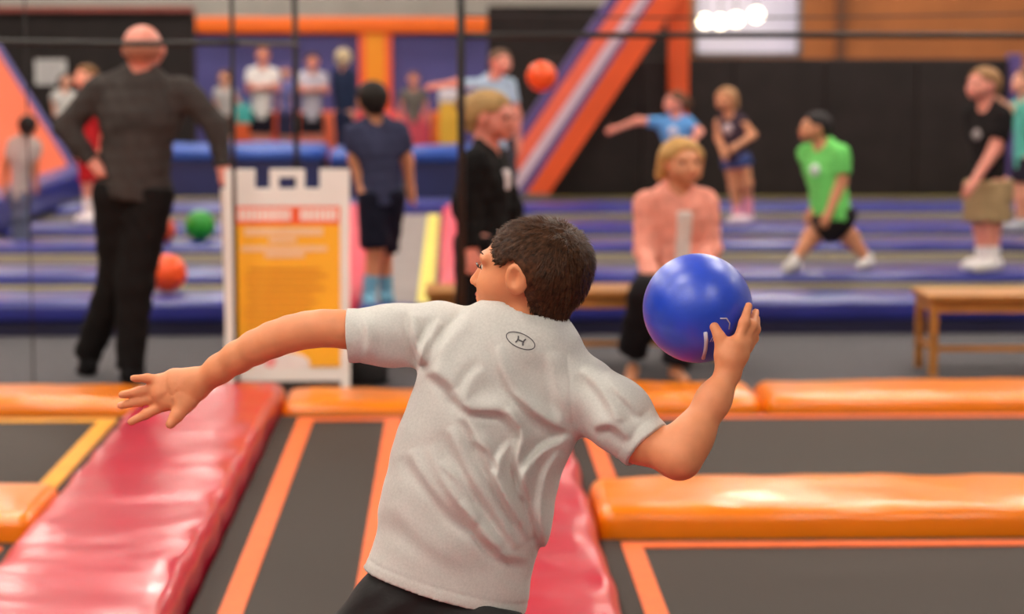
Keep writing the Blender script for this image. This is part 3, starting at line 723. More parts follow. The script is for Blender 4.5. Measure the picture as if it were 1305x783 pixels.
    if top:
        inf = 0.012 * loose
        def shirt(P):
            d = torso(P, inf)
            hv = -axis; hpnt = hp + hv * hem
            d = smin(d, rc(P, mid, hpnt, sw * 0.6 * fat, sw * 0.62 * fat), 0.05) if hem > 0.02 else d
            d = np.maximum(d, (P - V3(hpnt)) @ V3(hv))
            for s in 'LR':
                if sleeve <= 0: continue
                if sleeve <= 1:
                    e = sh[s].lerp(el[s], sleeve); q = rc(P, sh[s], el[s], a1 * 1.25, a2 * 1.45)
                    q = np.maximum(q, (P - V3(e)) @ V3((el[s] - sh[s]).normalized()))
                else:
                    q = chain(P, [sh[s], el[s], wr[s]], [a1 * 1.3, a2 * 1.35, a3 * 1.45], 0.03)
                    q = np.maximum(q, (P - V3(wr[s])) @ V3((wr[s] - el[s]).normalized()))
                d = smin(d, q, 0.04)
            d = d + 0.004 * np.sin(P[:, 2] * 60 + P[:, 0] * 35) * np.sin(P[:, 0] * 40 - P[:, 2] * 22)
            if inner: d = np.maximum(d, -rc(P, nk + TF * 0.10, nk - axis * 0.12 + TF * 0.13, 0.042, 0.02))
            return np.maximum(d, -rc(P, nk + axis * 0.02 - Vector(TF) * -0.02, hc, 0.052 * g, 0.06 * g))
        so = solid('shirt' if inner is None else 'jacket', shirt, allp, 0.2 * g, vox, cloth(top), t)
        if print_:
            q = Vector(mid) + TF * (sw * 0.62 * fat * 0.8 * flat + 0.03) + axis * 0.05
            MB().ball(q, 0.045, 10, 8).build('chest_print', cloth(print_), so, smooth=True)
    if inner:
        solid('shirt', lambda P: np.maximum(torso(P - V3(TF) * 0.028, 0.0), np.maximum(np.abs((P - V3(mid)) @ V3(TL)) - 0.042, (P - V3(nk - axis * 0.10)) @ V3(axis))), [nk, hp], 0.2, vox, cloth(inner), t)
    if bottom:
        def trous(P):
            d = None
            for s in 'LR':
                if bot_len <= 1:
                    e = hj[s].lerp(kn[s], bot_len); dv = (kn[s] - hj[s]).normalized()
                    q = rc(P, hj[s], e, l1 * 1.15 * loose, l1 * 1.18 * loose); q = np.maximum(q, (P - V3(e)) @ V3(dv))
                else:
                    q = chain(P, [hj[s], kn[s], an[s]], [l1 * 1.15 * loose, l2 * 1.25 * loose, l3 * 1.55 * loose], 0.03); q = np.maximum(q, (P - V3(an[s])) @ V3((an[s] - kn[s]).normalized()) - 0.02)
                d = q if d is None else smin(d, q, 0.03)
            w = max(0.07 * g, sw * 0.86 * fat * 0.66)
            Qp = local(P, hp, TR).copy(); Qp[:, 0] /= 0.68
            d = smin(d, rc(Qp, (0, hw * 0.5, 0), (0, -hw * 0.5, 0), w * 0.95, w * 0.95) * 0.85, 0.03)
            d = d + 0.004 * np.sin(P[:, 2] * 50 + P[:, 0] * 30) * np.sin(P[:, 0] * 44)
            return np.maximum(d, (P - V3(hp + axis * 0.035 * g)) @ V3(axis))
        solid('shorts' if bot_len <= 1 else 'trousers', trous, [hp] + list(hj.values()) + list(kn.values()) + list(an.values()), 0.16 * g, vox, cloth(bottom), t)
    for s in 'LR':
        b = Vector((an[s].x, an[s].y, gzs(s)))
        if sock:
            h0 = an[s].lerp(kn[s], 0.35)
            solid('sock', lambda P: rc(P, b + Vector((0, 0, 0.05)), h0, l3 * 1.25, l3 * 1.35), [b, h0], 0.08, 0.011, cloth(sock), t)
        if shoe:
            def sho(P):
                q = chain(P, [b + Vector((0, 0, 0.04 * g)) - fdir[s] * 0.03 * g, b + Vector((0, 0, 0.034 * g)) + fdir[s] * 0.1 * g, b + Vector((0, 0, 0.028 * g)) + fdir[s] * 0.15 * g], [0.042 * g, 0.04 * g, 0.03 * g], 0.02)
                q = smin(q, rc(P, b + Vector((0, 0, 0.04 * g)), b + Vector((0, 0, 0.085 * g)), 0.042 * g, 0.04 * g), 0.02)
                return np.maximum(q, gzs(s) - P[:, 2])
            solid('shoe', sho, [b, b + fdir[s] * 0.15 * g], 0.12 * g, 0.011, cloth(shoe), t)
    return t

ZP = E + 0.07          # top of the far pads
def depth_of(py, gz): return atz(600, py, gz).y
# bald man walking away over the carpet
person('bald man in a dark grey sweater and black trousers, hands at his hips', depth_of(485, 0.0), (182, 62), (181, 98), (170, 246), 172,
       {'L': ((84, 163, .02), (118, 206, -.06)), 'R': ((275, 160, .02), (284, 212, .0))},
       {'L': ((150, 352, .1), (112, 452, .22)), 'R': ((172, 360, -.02), (166, 466, -.02))}, hh=0.235, sw=0.225, hw=0.085, fat=1.12, gz=0.0,
       skin_='rosy', top=(66, 60, 58), sleeve=2, hem=0.03, bottom=(24, 20, 20), bot_len=2, shoe=(26, 24, 26), hair='bald_rim', hair_rgb=(178, 120, 98), vox=0.011, loose=1.2,
       foot_dir={'L': (-0.35, 0.9, -0.5), 'R': (0.1, 1, 0)})
# small child at the far left
person('small child in a pale grey shirt before the sloped orange wall', depth_of(306, E), (36, 161), (32, 178), (25, 248), 165,
       {'L': ((8, 208), (6, 238)), 'R': ((44, 206), (46, 234))}, {'L': ((22, 276), (22, 299)), 'R': ((30, 276), (30, 299))}, hh=0.16, sw=0.1, hw=0.05, gz=E,
       skin_='brown', top=(170, 162, 158), hem=0.05, bottom=(92, 98, 122), bot_len=2, shoe=(90, 96, 118), hair_rgb=(26, 20, 20), vox=0.014)
# child in red behind the bald man
person('child in a red shirt and red shorts half hidden by the bald man', 19.6, (110, 99), (113, 124), (118, 200), -30,
       {'L': ((134, 160), (130, 190)), 'R': ((98, 158), (100, 190))}, {'L': ((124, 236), (124, 264)), 'R': ((112, 238), (112, 264))}, hh=0.19, sw=0.12, hw=0.06, gz=ZP,
       skin_='fair', top=(176, 34, 40), bottom=(170, 30, 36), shoe=(232, 226, 226), sock=(230, 224, 222), hair_rgb=(120, 84, 48))
person('onlooker in a white top below the white wall sign', 30.0, (84, 103), (82, 117), (80, 150), 20,
       {'L': ((93, 130), (92, 146)), 'R': ((68, 130), (70, 146))}, {'L': ((84, 186), (84, 217)), 'R': ((76, 186), (76, 217))}, hh=0.18, sw=0.12, hw=0.06, gz=0.0,
       top=(206, 200, 196), bottom=(60, 60, 80), bot_len=2, hair='long', hair_rgb=(46, 34, 30), vox=0.018)
YO = 32.6
ONL = 'onlookers standing before the blue wall'
person('girl with long brown hair in a pale grey top', YO, (287, 99), (287, 112), (287, 150), -20,
       {'L': ((299, 124), (308, 136)), 'R': ((276, 130), (277, 148))}, {'L': ((291, 178), (291, 205)), 'R': ((283, 178), (283, 205))}, hh=0.2, sw=0.12, hw=0.06, gz=0.0,
       top=(206, 198, 196), bottom=(100, 70, 60), bot_len=0.8, hair='long', hair_rgb=(96, 64, 44), vox=0.018, group=ONL)
person('onlooker in a white shirt with folded arms', YO, (335, 71), (335, 87), (333, 146), 5,
       {'L': ((354, 114, -.05), (326, 112, -.22)), 'R': ((317, 114, -.05), (345, 110, -.24))}, {'L': ((340, 178), (340, 205)), 'R': ((327, 178), (327, 205))}, hh=0.22, sw=0.17, hw=0.075, fat=1.1, gz=0.0,
       top=(236, 230, 228), bottom=(34, 28, 40), bot_len=0.75, hair_rgb=(150, 96, 66), vox=0.018, group=ONL, skin_='rosy')
person('child in a lavender blue shirt behind the folded-arms onlooker', YO + 0.7, (364, 92), (364, 102), (364, 142), 0,
       {'L': ((374, 122), (376, 140)), 'R': ((356, 122), (356, 140))}, {'L': ((368, 178), (368, 205)), 'R': ((360, 178), (360, 205))}, hh=0.17, sw=0.11, hw=0.05, gz=0.0,
       top=(128, 128, 190), bottom=(60, 60, 90), hair_rgb=(84, 76, 130), vox=0.018, group=ONL)
person('dark-haired onlooker in a lavender grey shirt with folded arms', YO, (398, 78), (398, 92), (397, 148), 10,
       {'L': ((416, 116, -.05), (388, 115, -.22)), 'R': ((382, 116, -.05), (408, 113, -.24))}, {'L': ((405, 178), (405, 205)), 'R': ((390, 178), (390, 205))}, hh=0.21, sw=0.16, hw=0.075, fat=1.1, gz=0.0,
       top=(196, 190, 204), bottom=(34, 30, 38), bot_len=0.75, hair_rgb=(52, 36, 32), vox=0.018, group=ONL, skin_='rosy')
person('blond person in a navy jacket with the back turned', YO, (438, 73), (438, 88), (438, 146), 150,
       {'L': ((428, 115), (430, 140)), 'R': ((451, 115), (450, 140))}, {'L': ((434, 178), (434, 205)), 'R': ((442, 178), (442, 205))}, hh=0.22, sw=0.14, hw=0.07, gz=0.0,
       top=(40, 50, 78), sleeve=2, bottom=(36, 40, 66), bot_len=2, hair='bob', hair_rgb=(206, 184, 150), vox=0.018, group=ONL)
person('onlooker in an olive grey shirt beside the yellow column', YO, (527, 101), (527, 114), (527, 152), 0,
       {'L': ((543, 134), (544, 150)), 'R': ((511, 134), (510, 150))}, {'L': ((531, 178), (531, 205)), 'R': ((522, 178), (522, 205))}, hh=0.19, sw=0.14, hw=0.07, gz=0.0,
       top=(112, 104, 98), bottom=(220, 90, 106), bot_len=2, hair_rgb=(110, 70, 60), vox=0.018, group=ONL, skin_='rosy')
c = at(311, 143, YO - 0.2)
t = thing('tote_bag', 'small teal bag hanging from the hand of the long-haired girl', 'bag', (c.x, c.y, c.z - 0.16))
MB().pad((c.x - 0.12, c.y - 0.04, c.z - 0.16), (c.x + 0.11, c.y + 0.04, c.z + 0.1), 0.03, 0.06, 0.01).build('body', cloth((90, 196, 190)), t, smooth=True)
MB().tube([(c.x - 0.07, c.y, c.z + 0.09), (c.x - 0.03, c.y, c.z + 0.19), (c.x + 0.06, c.y, c.z + 0.09)], 0.01, 6).build('handle', cloth((90, 196, 190)), t)
# navy shirt boy
person('black-haired boy in a navy shirt behind the sandwich board', depth_of(390, E), (474, 127), (479, 156), (486, 250), 205,
       {'L': ((452, 204, .02), (462, 246, .0)), 'R': ((519, 205, .05), (523, 240, .08))}, {'L': ((478, 318), (470, 374)), 'R': ((489, 318, .12), (492, 372, .18))}, hh=0.2, sw=0.14, hw=0.06, fat=1.1, gz=E,
       skin_='tan', top=(56, 58, 84), hem=0.05, bottom=(20, 20, 36), bot_len=0.98, sock=(110, 164, 190), shoe=(110, 164, 190), hair_rgb=(30, 22, 18), foot_dir=(0.1, -1, 0), vox=0.012, twist=190)
# thrower in pale blue behind the woman
person('boy in a pale blue shirt swinging one arm out beside the flying ball', depth_of(290, E + 0.115), (638, 80), (628, 100), (634, 182), 20,
       {'R': ((580, 106, -.05), (556, 110, -.1)), 'L': ((659, 146), (660, 184))}, {'L': ((648, 238), (650, 280)), 'R': ((624, 238), (622, 280))}, hh=0.19, sw=0.14, hw=0.07, gz=E + 0.115,
       top=(170, 190, 212), bottom=(60, 60, 70), hair_rgb=(112, 84, 66), skin_='rosy')
# woman in black
person('blond woman in a black jacket and black trousers, side on', 11.68, (624, 148), (619, 190), (614, 308), 62,
       {'R': ((594, 262, -.02), (601, 318, -.06)), 'L': ((648, 268), (662, 325))}, {'L': ((624, 392), (622, 474)), 'R': ((604, 392), (602, 474))}, hh=0.235, sw=0.165, hw=0.08, fat=1.3, gz=0.0, twist=74,
       skin_='rosy', top=(18, 16, 17), sleeve=2, hem=0.08, bottom=(20, 18, 20), bot_len=2, shoe=(30, 26, 28), hair='bun', hair_rgb=(168, 132, 84), vox=0.011, inner=(226, 216, 218), pitch=-0.2)
# seated woman
Ys = depth_of(484, 0.0) + 0.32
person('seated woman in a peach cardigan and black leggings', Ys, (868, 207), (862, 243), (862, 352), 18,
       {'R': ((822, 318, -.03), (830, 356, -.2)), 'L': ((905, 316, -.03), (894, 352, -.2))}, {'R': ((826, 376, -.38), (806, 446, -.26)), 'L': ((886, 380, -.4), (862, 462, -.42))}, hh=0.235, sw=0.175, hw=0.085, fat=1.05, gz=0.0,
       skin_='tan', top=(240, 160, 142), sleeve=2, hem=0.02, bottom=(24, 20, 24), bot_len=2, shoe=None, hair='bob', hair_rgb=(186, 142, 84), vox=0.011, inner=(224, 210, 204), pitch=-0.1,
       foot_dir={'L': (0.2, -1, -0.1), 'R': (-0.2, -1, -0.4)}, loose=1.3)
# girl in blue with one arm out
person('girl in a sky blue shirt reaching one arm out', 20.3, (861, 131), (862, 149), (858, 205), -62,
       {'R': ((812, 154, -.02), (786, 164, -.05)), 'L': ((892, 168, -.1), (886, 176, -.3))}, {'L': ((864, 244), (864, 274)), 'R': ((852, 244), (852, 274))}, hh=0.185, sw=0.12, hw=0.06, gz=E,
       top=(96, 158, 222), bottom=(40, 40, 60), hair='pony', hair_rgb=(98, 66, 48), skin_='rosy', twist=-20, print_=(206, 206, 220))
# tank top girl
person('girl in a dark tank top and denim shorts in mid step', depth_of(286, ZP), (926, 127), (930, 148), (938, 201), -35,
       {'R': ((916, 176, -.06), (922, 194, -.2)), 'L': ((960, 172, -.02), (936, 188, -.22))}, {'L': ((952, 234), (954, 264, .1)), 'R': ((936, 240), (941, 278))}, hh=0.185, sw=0.115, hw=0.06, gz=ZP,
       top=(64, 50, 62), sleeve=0, hem=0.04, bottom=(64, 78, 130), bot_len=0.35, shoe=(226, 206, 214), sock=(230, 150, 170), hair='bob', hair_rgb=(176, 130, 92), skin_='tan', print_=(200, 176, 180))
# green shirt boy
person('boy in a lime green shirt and black shorts striding on the far court', 15.3, (1040, 163), (1047, 186), (1062, 274), -75,
       {'R': ((1052, 226, -.05), (1036, 268, -.1)), 'L': ((1072, 232), (1056, 272, -.05))}, {'L': ((1036, 300, .05), (1013, 331, .0)), 'R': ((1082, 302), (1106, 331, .0))}, hh=0.19, sw=0.145, hw=0.07, fat=1.35, gz=ZP, twist=-50, foot_dir=(-0.5, -0.85, 0),
       top=(112, 204, 104), hem=0.05, bottom=(34, 30, 32), bot_len=0.8, shoe=(206, 200, 198), hair_rgb=(36, 30, 32), skin_='tan', print_=(206, 216, 210))
# black shirt boy with khaki shorts
person('boy in a black shirt, khaki shorts and white socks beside the purple post', 15.25, (1254, 108), (1258, 136), (1260, 236), -58,
       {'R': ((1252, 190, -.06), (1248, 232, -.12)), 'L': ((1268, 190), (1240, 234, -.1))}, {'L': ((1264, 286), (1266, 332)), 'R': ((1252, 286), (1252, 332))}, hh=0.215, sw=0.14, hw=0.065, fat=1.2, gz=ZP,
       top=(30, 25, 26), hem=0.04, bottom=(164, 136, 100), bot_len=0.92, sock=(232, 224, 226), shoe=(236, 230, 230), hair_rgb=(150, 110, 74), skin_='rosy', loose=1.15, print_=(150, 140, 140))
# child at the right edge
person('child in a yellow and teal shirt behind the black shirt boy', 17.3, (1308, 104), (1306, 126), (1306, 206), -80,
       {'R': ((1288, 140, -.05), (1278, 132, -.1)), 'L': ((1316, 160), (1318, 190))}, {'L': ((1310, 250), (1312, 284)), 'R': ((1301, 250), (1300, 284))}, hh=0.19, sw=0.12, hw=0.06, gz=E,
       top=(96, 190, 176), bottom=(40, 36, 50), bot_len=0.6, hair='long', hair_rgb=(128, 86, 66), skin_='fair', shoe=(170, 170, 180))

# ------------------------------------------------------------------ the boy throwing the blue ball
YB0 = 3.95
def BJ(px, py, dy=0.0): return at(px, py, YB0 + dy)
SKB = skin('boy', (230, 148, 104), 0.12)
base = BJ(600, 1200); 
boy = thing('person', 'boy in a grey shirt and black shorts winding up to throw the blue ball', 'person', (base.x, YB0, 0.0))
hc = BJ(680, 346, 0.02)
aH = math.radians(19)
HRb = frame((-math.cos(aH), math.sin(aH), -0.04), (0.06, -0.05, 1))
nk = BJ(670, 425, 0.03)
shL, elL, wrL = BJ(556, 424, 0.05), BJ(364, 420, 0.06), BJ(256, 488, 0.14)
shR, elR, wrR = BJ(750, 500, 0.0), BJ(866, 583, -0.10), BJ(928, 478, -0.05)
chest, belly, hipc = BJ(640, 500, 0.01), BJ(598, 630, 0.0), BJ(560, 770, 0.0)
hipL, hipR = BJ(490, 796, 0.02), BJ(612, 800, -0.02)
knL, knR = BJ(360, 980, 0.10), BJ(668, 1040, -0.12)
anL, anR = BJ(380, 1250, 0.22), BJ(735, 1255, -0.05)
anL.z = 0.075; anR.z = 0.2
tA = (nk - hipc).normalized(); tR = frame((-0.12, 1.0, 0.0), tA)
def torso_b(P, w, fl, inf=0.0):
    """loose body of the trunk: sections flattened front to back"""
    Q = local(P, chest, tR).copy(); Q[:, 0] /= fl
    def q(p): return tuple(local(V3(p)[None], chest, tR)[0])
    pts = [BJ(660, 452, 0.01), BJ(640, 490, 0.0), BJ(617, 560, 0.0), BJ(594, 640, 0.0), BJ(566, 760, 0.0)]
    pl = [q(p) for p in pts]
    return (chain(Q, [(0, p[1], p[2]) for p in pl], [x * w for x in (0.105, 0.128, 0.137, 0.138, 0.15)], 0.05)) * 0.85 - inf
# hands: chains of joints for each finger (pixel x, pixel y, depth offset) with radii in metres
HL = {'palm': ([(250, 488, .14), (228, 494, .15), (207, 500, .155)], [.021, .026, .022]),
      'palm_b': ([(246, 480, .143), (222, 483, .152), (205, 487, .157)], [.017, .018, .0135]),
      'palm_c': ([(250, 500, .138), (232, 511, .142), (212, 514, .15)], [.018, .022, .014]),
      'little': ([(208, 484, .157), (188, 482.5, .152), (170, 482.5, .145)], [.0095, .0078, .0066]),
      'ring': ([(205, 494, .158), (178, 499, .155), (155, 503.5, .148)], [.0102, .0085, .0068]),
      'middle': ([(205, 506, .157), (178, 512, .156), (154, 517, .15)], [.0102, .0087, .007]),
      'index': ([(209, 517, .153), (186, 528, .152), (167, 538, .148)], [.0105, .0088, .0072]),
      'thumb': ([(240, 512, .135), (225, 530, .125), (217, 541, .118)], [.016, .0118, .0088])}
HRr = {'palm': ([(928, 476, -.05), (931, 458, -.05), (936, 442, -.048)], [.0195, .0215, .019]),
       'palm_b': ([(922, 470, -.045), (922, 452, -.045), (921, 442, -.043)], [.013, .0155, .012]),
       'palm_c': ([(934, 470, -.045), (943, 452, -.042), (949, 438, -.038)], [.0135, .016, .012]),
       'thumb': ([(921, 446, -.043), (917, 430, -.042), (910.5, 417, -.034)], [.0118, .0102, .0088]),
       'index': ([(940, 436, -.046), (948, 412, -.038), (954, 390, -.016)], [.0098, .0090, .0068]),
       'middle': ([(946, 436, -.038), (959, 414, -.024), (963, 398, .008)], [.0098, .0088, .0068]),
       'ring': ([(950, 440, -.03), (963, 420, -.01), (964, 406, .02)], [.0095, .0085, .0066]),
       'little': ([(952, 446, -.022), (961, 431, -.002), (961, 420, .026)], [.009, .008, .0062])}
def pl_dist(u, v, pts):
    best = None
    for (a, b) in zip(pts[:-1], pts[1:]):
        ax, ay = a; bx_, by = b; dx, dy = bx_ - ax, by - ay
        t = np.clip(((u - ax) * dx + (v - ay) * dy) / (dx * dx + dy * dy), 0, 1)
        d = np.hypot(u - ax - t * dx, v - ay - t * dy)
        side = (dx * (v - ay) - dy * (u - ax)) / math.hypot(dx, dy)
        if best is None: best, bs, bt = d, side, t
        else:
            m = d < best; bs = np.where(m, side, bs); best = np.minimum(best, d)
    return best, bs
def hand_field(P, H):
    d = None
    for k_, (pts, rad) in H.items():
        e = chain(P, [BJ(*p) for p in pts], rad, 0.006)
        d = e if d is None else smin(d, e, 0.012 if k_.startswith('palm') else 0.007)
    return d
CREASE = [[(213, 476), (211, 488), (213, 500)], [(206, 508), (214, 502), (222, 490)], [(217, 504), (219, 516), (214, 526)], [(219, 504), (228, 498), (236, 500)]]
def bez(t):
    a, c, e = (450, 422, .055), (364, 403, .055), (256, 488, .14)
    return BJ(*[(1 - t) ** 2 * a[i] + 2 * t * (1 - t) * c[i] + t * t * e[i] for i in range(3)])
ARM_L = [shL + Vector((0, 0, 0.004))] + [bez(t / 9) for t in range(10)]
ARM_LR = [0.042] + list(np.interp(np.linspace(0, 1, 10), [0, 0.25, 0.45, 0.6, 0.85, 1.0], [0.0315, 0.0312, 0.0308, 0.0305, 0.026, 0.0225]))
def body_b(P):
    Q = local(P, hc, HRb)
    d = head_field(Q, 1.0, True)
    d = smin(d, rc(P, hc + Vector(HRb @ np.array([0.002, 0, -0.045], F32)), nk + Vector((-0.004, 0.012, -0.03)), 0.041, 0.048), 0.03)
    # two tendons of the turned neck
    d = smin(d, rc(P, BJ(664, 396, -0.012), BJ(676, 424, -0.01), 0.010, 0.014), 0.02)
    d = smin(d, np.maximum(torso_b(P, 0.80, 0.56), (P - V3(hipc + tA * 0.03)) @ V3(-tA)), 0.03)
    dl = chain(P, ARM_L, ARM_LR, 0.012)
    d = smin(d, dl, 0.03)
    hl = hand_field(P, HL)
    u, v = to_px(P)
    for cr_ in CREASE: hl = hl + 0.0016 * np.exp(-(pl_dist(u, v, cr_)[0] / 1.5) ** 2) * (P[:, 1] < YB0 + 0.15)
    d = smin(d, hl, 0.014)
    dr = chain(P, [shR, BJ(814, 560, -0.058), elR, elR.lerp(wrR, 0.25), elR.lerp(wrR, .7), wrR], [0.045, 0.038, 0.0345, 0.0335, 0.0265, 0.0195], 0.025)
    d = smin(d, dr, 0.03)
    d = smin(d, hand_field(P, HRr), 0.012)
    for h_, k_, a_ in ((hipL, knL, anL), (hipR, knR, anR)):
        c_ = k_.lerp(a_, 0.3) + Vector((0, -0.012, 0))
        d = smin(d, chain(P, [h_, k_.lerp(h_, .4), k_, c_, a_.lerp(k_, .2), a_], [0.048, 0.054, 0.05, 0.05, 0.034, 0.032], 0.03), 0.03)
    return d
HPTS = [BJ(*p) for H in (HL, HRr) for (pts, r) in H.values() for p in pts]
PB = [hc, nk, shL, elL, shR, elR, hipL, hipR, knL, knR, anL, anR] + HPTS
A_ = np.array([[p[0], p[1], p[2]] for p in PB]); lo_ = A_.min(0) - 0.11; hi_ = A_.max(0) + 0.11
Vt, Q = polygonize(body_b, lo_, hi_, 0.0036, 'body', 2.2)
body_o = mesh_obj('body', np_mesh('body', Vt, Q), SKB, boy)
def HL_(x, y, z): return Vector(hc) + Vector(HRb @ np.array([x, y, z], F32))
for s in (-1, 1):
    e = MB().ball(HL_(0.0765, s * 0.028, 0.012), 0.0105, 20, 12).build('eye', mat('eye white', (225, 215, 205), 0.2, 0.02), boy, smooth=True)
    MB().ball(HL_(0.0835, s * 0.0295, 0.012), 0.0052, 14, 8).build('iris', mat('iris brown', (48, 28, 18), 0.2), e, smooth=True)
    MB().tube([HL_(0.0925, s * 0.020, 0.014), HL_(0.0945, s * 0.030, 0.019), HL_(0.0885, s * 0.042, 0.016), HL_(0.084, s * 0.046, 0.012)], [0.0008, 0.0016, 0.0018, 0.0008], 6).build('eyelash', M_EYE, boy, smooth=True)
    MB().tube([HL_(0.090, s * 0.014, 0.034), HL_(0.086, s * 0.030, 0.039), HL_(0.074, s * 0.046, 0.034)], [0.001, 0.0016, 0.0008], 6).build('eyebrow', hairm((66, 44, 30)), boy, smooth=True)
MB().tube([HL_(0.094, -0.020, -0.041), HL_(0.1035, -0.008, -0.0385), HL_(0.1055, 0, -0.0392), HL_(0.1035, 0.008, -0.0385), HL_(0.094, 0.020, -0.041)], [0.0012, 0.0042, 0.0046, 0.0042, 0.0012], 8).build('upper_lip', M_LIP, boy, smooth=True)
MB().tube([HL_(0.093, -0.018, -0.0425), HL_(0.1025, -0.007, -0.0455), HL_(0.104, 0, -0.046), HL_(0.1025, 0.007, -0.0455), HL_(0.093, 0.018, -0.0425)], [0.001, 0.0044, 0.005, 0.0044, 0.001], 8).build('lower_lip', M_LIP, boy, smooth=True)
# hair: a cap that follows the skull and short combed strands on it
def hair_b(P):
    Q = local(P, hc, HRb)
    d = ell(Q, (-0.008, 0, 0.013), (0.100, 0.0800, 0.0805))
    d = smin(d, rc(Q, (-0.036, 0, -0.018), (-0.004, 0, -0.094), 0.052, 0.041), 0.025)
    zc = np.interp(Q[:, 0], [-0.1, -0.018, -0.010, -0.004, 0.003, 0.012, 0.024, 0.034, 0.046, 0.053, 0.059, 0.064, 0.07, 0.12],
                   [-0.105, -0.100, -0.088, -0.055, -0.004, 0.028, 0.026, 0.018, 0.020, 0.032, 0.055, 0.085, 0.13, 0.2])
    d = np.maximum(d, (zc - Q[:, 2]) * 0.6)
    st = np.sin(Q[:, 1] * 420 + 6 * np.sin(Q[:, 0] * 60) + Q[:, 2] * 160) * np.sin(Q[:, 0] * 90 + Q[:, 1] * 40)
    return d - 0.0011 * st
Vt, Q = polygonize(hair_b, np.array(hc) - 0.17, np.array(hc) + 0.17, 0.0034, 'hair')
hm = np_mesh('hair', Vt, Q)
nrm_ = np.zeros(len(hm.vertices) * 3, F32); hm.vertices.foreach_get('normal', nrm_); nrm_ = nrm_.reshape(-1, 3)
rg = np.random.RandomState(5)
sel = rg.choice(len(Vt), 16000, replace=True)
crown = np.array(HL_(-0.062, 0.01, 0.07))
P0 = Vt[sel] + rg.normal(0, 0.0012, (len(sel), 3)); Nn = nrm_[sel]
Dv = P0 - crown; Dv += rg.normal(0, 0.014, Dv.shape); Dv -= (Dv * Nn).sum(1)[:, None] * Nn; Dv /= np.linalg.norm(Dv, axis=1)[:, None] + 1e-9
lq = local(P0.astype(F32), hc, HRb)
keep = (Nn @ (HRb @ np.array([0, 0, 1.0])) > -0.75) & ~((lq[:, 0] > -0.03) & (lq[:, 0] < 0.032) & (lq[:, 2] < 0.034) & (lq[:, 2] > -0.045))
P0, Nn, Dv = P0[keep], Nn[keep], Dv[keep]
lq = local(P0.astype(F32), hc, HRb)
Ls = (rg.uniform(0.010, 0.024, len(P0)) * np.where((lq[:, 0] > 0.035) | ((lq[:, 0] > -0.03) & (lq[:, 2] < 0.05)), 0.35, 1.0))[:, None]; Wv = np.cross(Dv, Nn) * 0.0007
inner_ = P0 - Nn * 0.0015
mid_ = P0 + Dv * Ls * 0.55 + Nn * 0.0022
tip_ = P0 + Dv * Ls + Nn * rg.uniform(0.0005, 0.004, (len(P0), 1))
n_ = len(P0)
SV = np.concatenate([inner_ - Wv, inner_ + Wv, mid_ + Wv * .9, mid_ - Wv * .9, tip_])
ii = np.arange(n_)
strand = MB(); strand.v = [tuple(v) for v in SV]
strand.f = [(i, i + n_, i + 2 * n_, i + 3 * n_) for i in ii] + [(i + 3 * n_, i + 2 * n_, i + 4 * n_) for i in ii]
hair_o = mesh_obj('hair', np_mesh('hair', Vt, Q, strand), mat('boy brown hair', (74, 44, 25), 0.5, 0.6, 130, 0.3, 300, bdist=0.002, spec=0.25), boy)

# shirt with folds
FOLDS = [  # polyline in pixels on the back, height of the ridge (m), width (px)
    ([(634, 440), (643, 478), (674, 522), (722, 556)], 0.0055, 8), ([(575, 500), (600, 520), (640, 524), (660, 548)], 0.008, 8),
    ([(590, 522), (617, 578), (643, 632), (676, 688)], 0.009, 8), ([(645, 520), (664, 552), (660, 590), (676, 640), (690, 690)], 0.010, 7),
    ([(572, 545), (600, 604), (636, 660), (660, 700)], 0.008, 9), ([(545, 570), (575, 625), (610, 668), (650, 720)], 0.006, 10),
    ([(522, 575), (545, 610), (580, 652), (606, 672)], 0.005, 10), ([(728, 556), (690, 578), (668, 606), (664, 636)], 0.007, 8),
    ([(714, 576), (694, 610), (690, 660), (696, 705)], 0.006, 8), ([(548, 470), (572, 486), (590, 512)], 0.006, 10),
    ([(524, 396), (530, 440), (538, 466)], 0.006, 6), ([(560, 408), (542, 440), (536, 466)], 0.005, 7), ([(600, 402), (568, 438), (545, 480)], 0.004, 9),
    ([(618, 470), (600, 490), (585, 540)], 0.004, 9), ([(500, 640), (545, 690), (600, 720)], 0.002, 14), ([(610, 676), (640, 704), (676, 712)], 0.003, 9),
    ([(560, 590), (584, 612), (600, 640)], 0.003, 6), ([(600, 560), (622, 572), (640, 600)], 0.004, 6), ([(625, 600), (648, 640), (664, 672)], 0.005, 6), ([(585, 640), (612, 680), (640, 700)], 0.004, 7), ([(655, 500), (690, 530), (722, 548)], 0.004, 6),
    ([(742, 470), (770, 500), (790, 540)], 0.005, 9), ([(756, 545), (780, 540), (802, 560)], 0.005, 8), ([(770, 478), (800, 510), (818, 530)], 0.004, 8),
    ([(700, 450), (712, 500), (718, 540)], 0.003, 10), ([(660, 560), (640, 580), (634, 610)], 0.005, 7), ([(462, 398), (470, 430), (466, 460)], 0.003, 6)]
def spline(pts, n=5):
    out = []
    P_ = [pts[0]] + list(pts) + [pts[-1]]
    for i in range(1, len(P_) - 2):
        for k in range(n):
            t = k / n; a, b, c, d = (np.array(P_[j], float) for j in (i - 1, i, i + 1, i + 2))
            out.append(tuple(0.5 * ((2 * b) + (c - a) * t + (2 * a - 5 * b + 4 * c - d) * t * t + (3 * b - a - 3 * c + d) * t ** 3)))
    return out + [tuple(pts[-1])]
FOLDS = [(spline(p), a, w) for p, a, w in FOLDS]
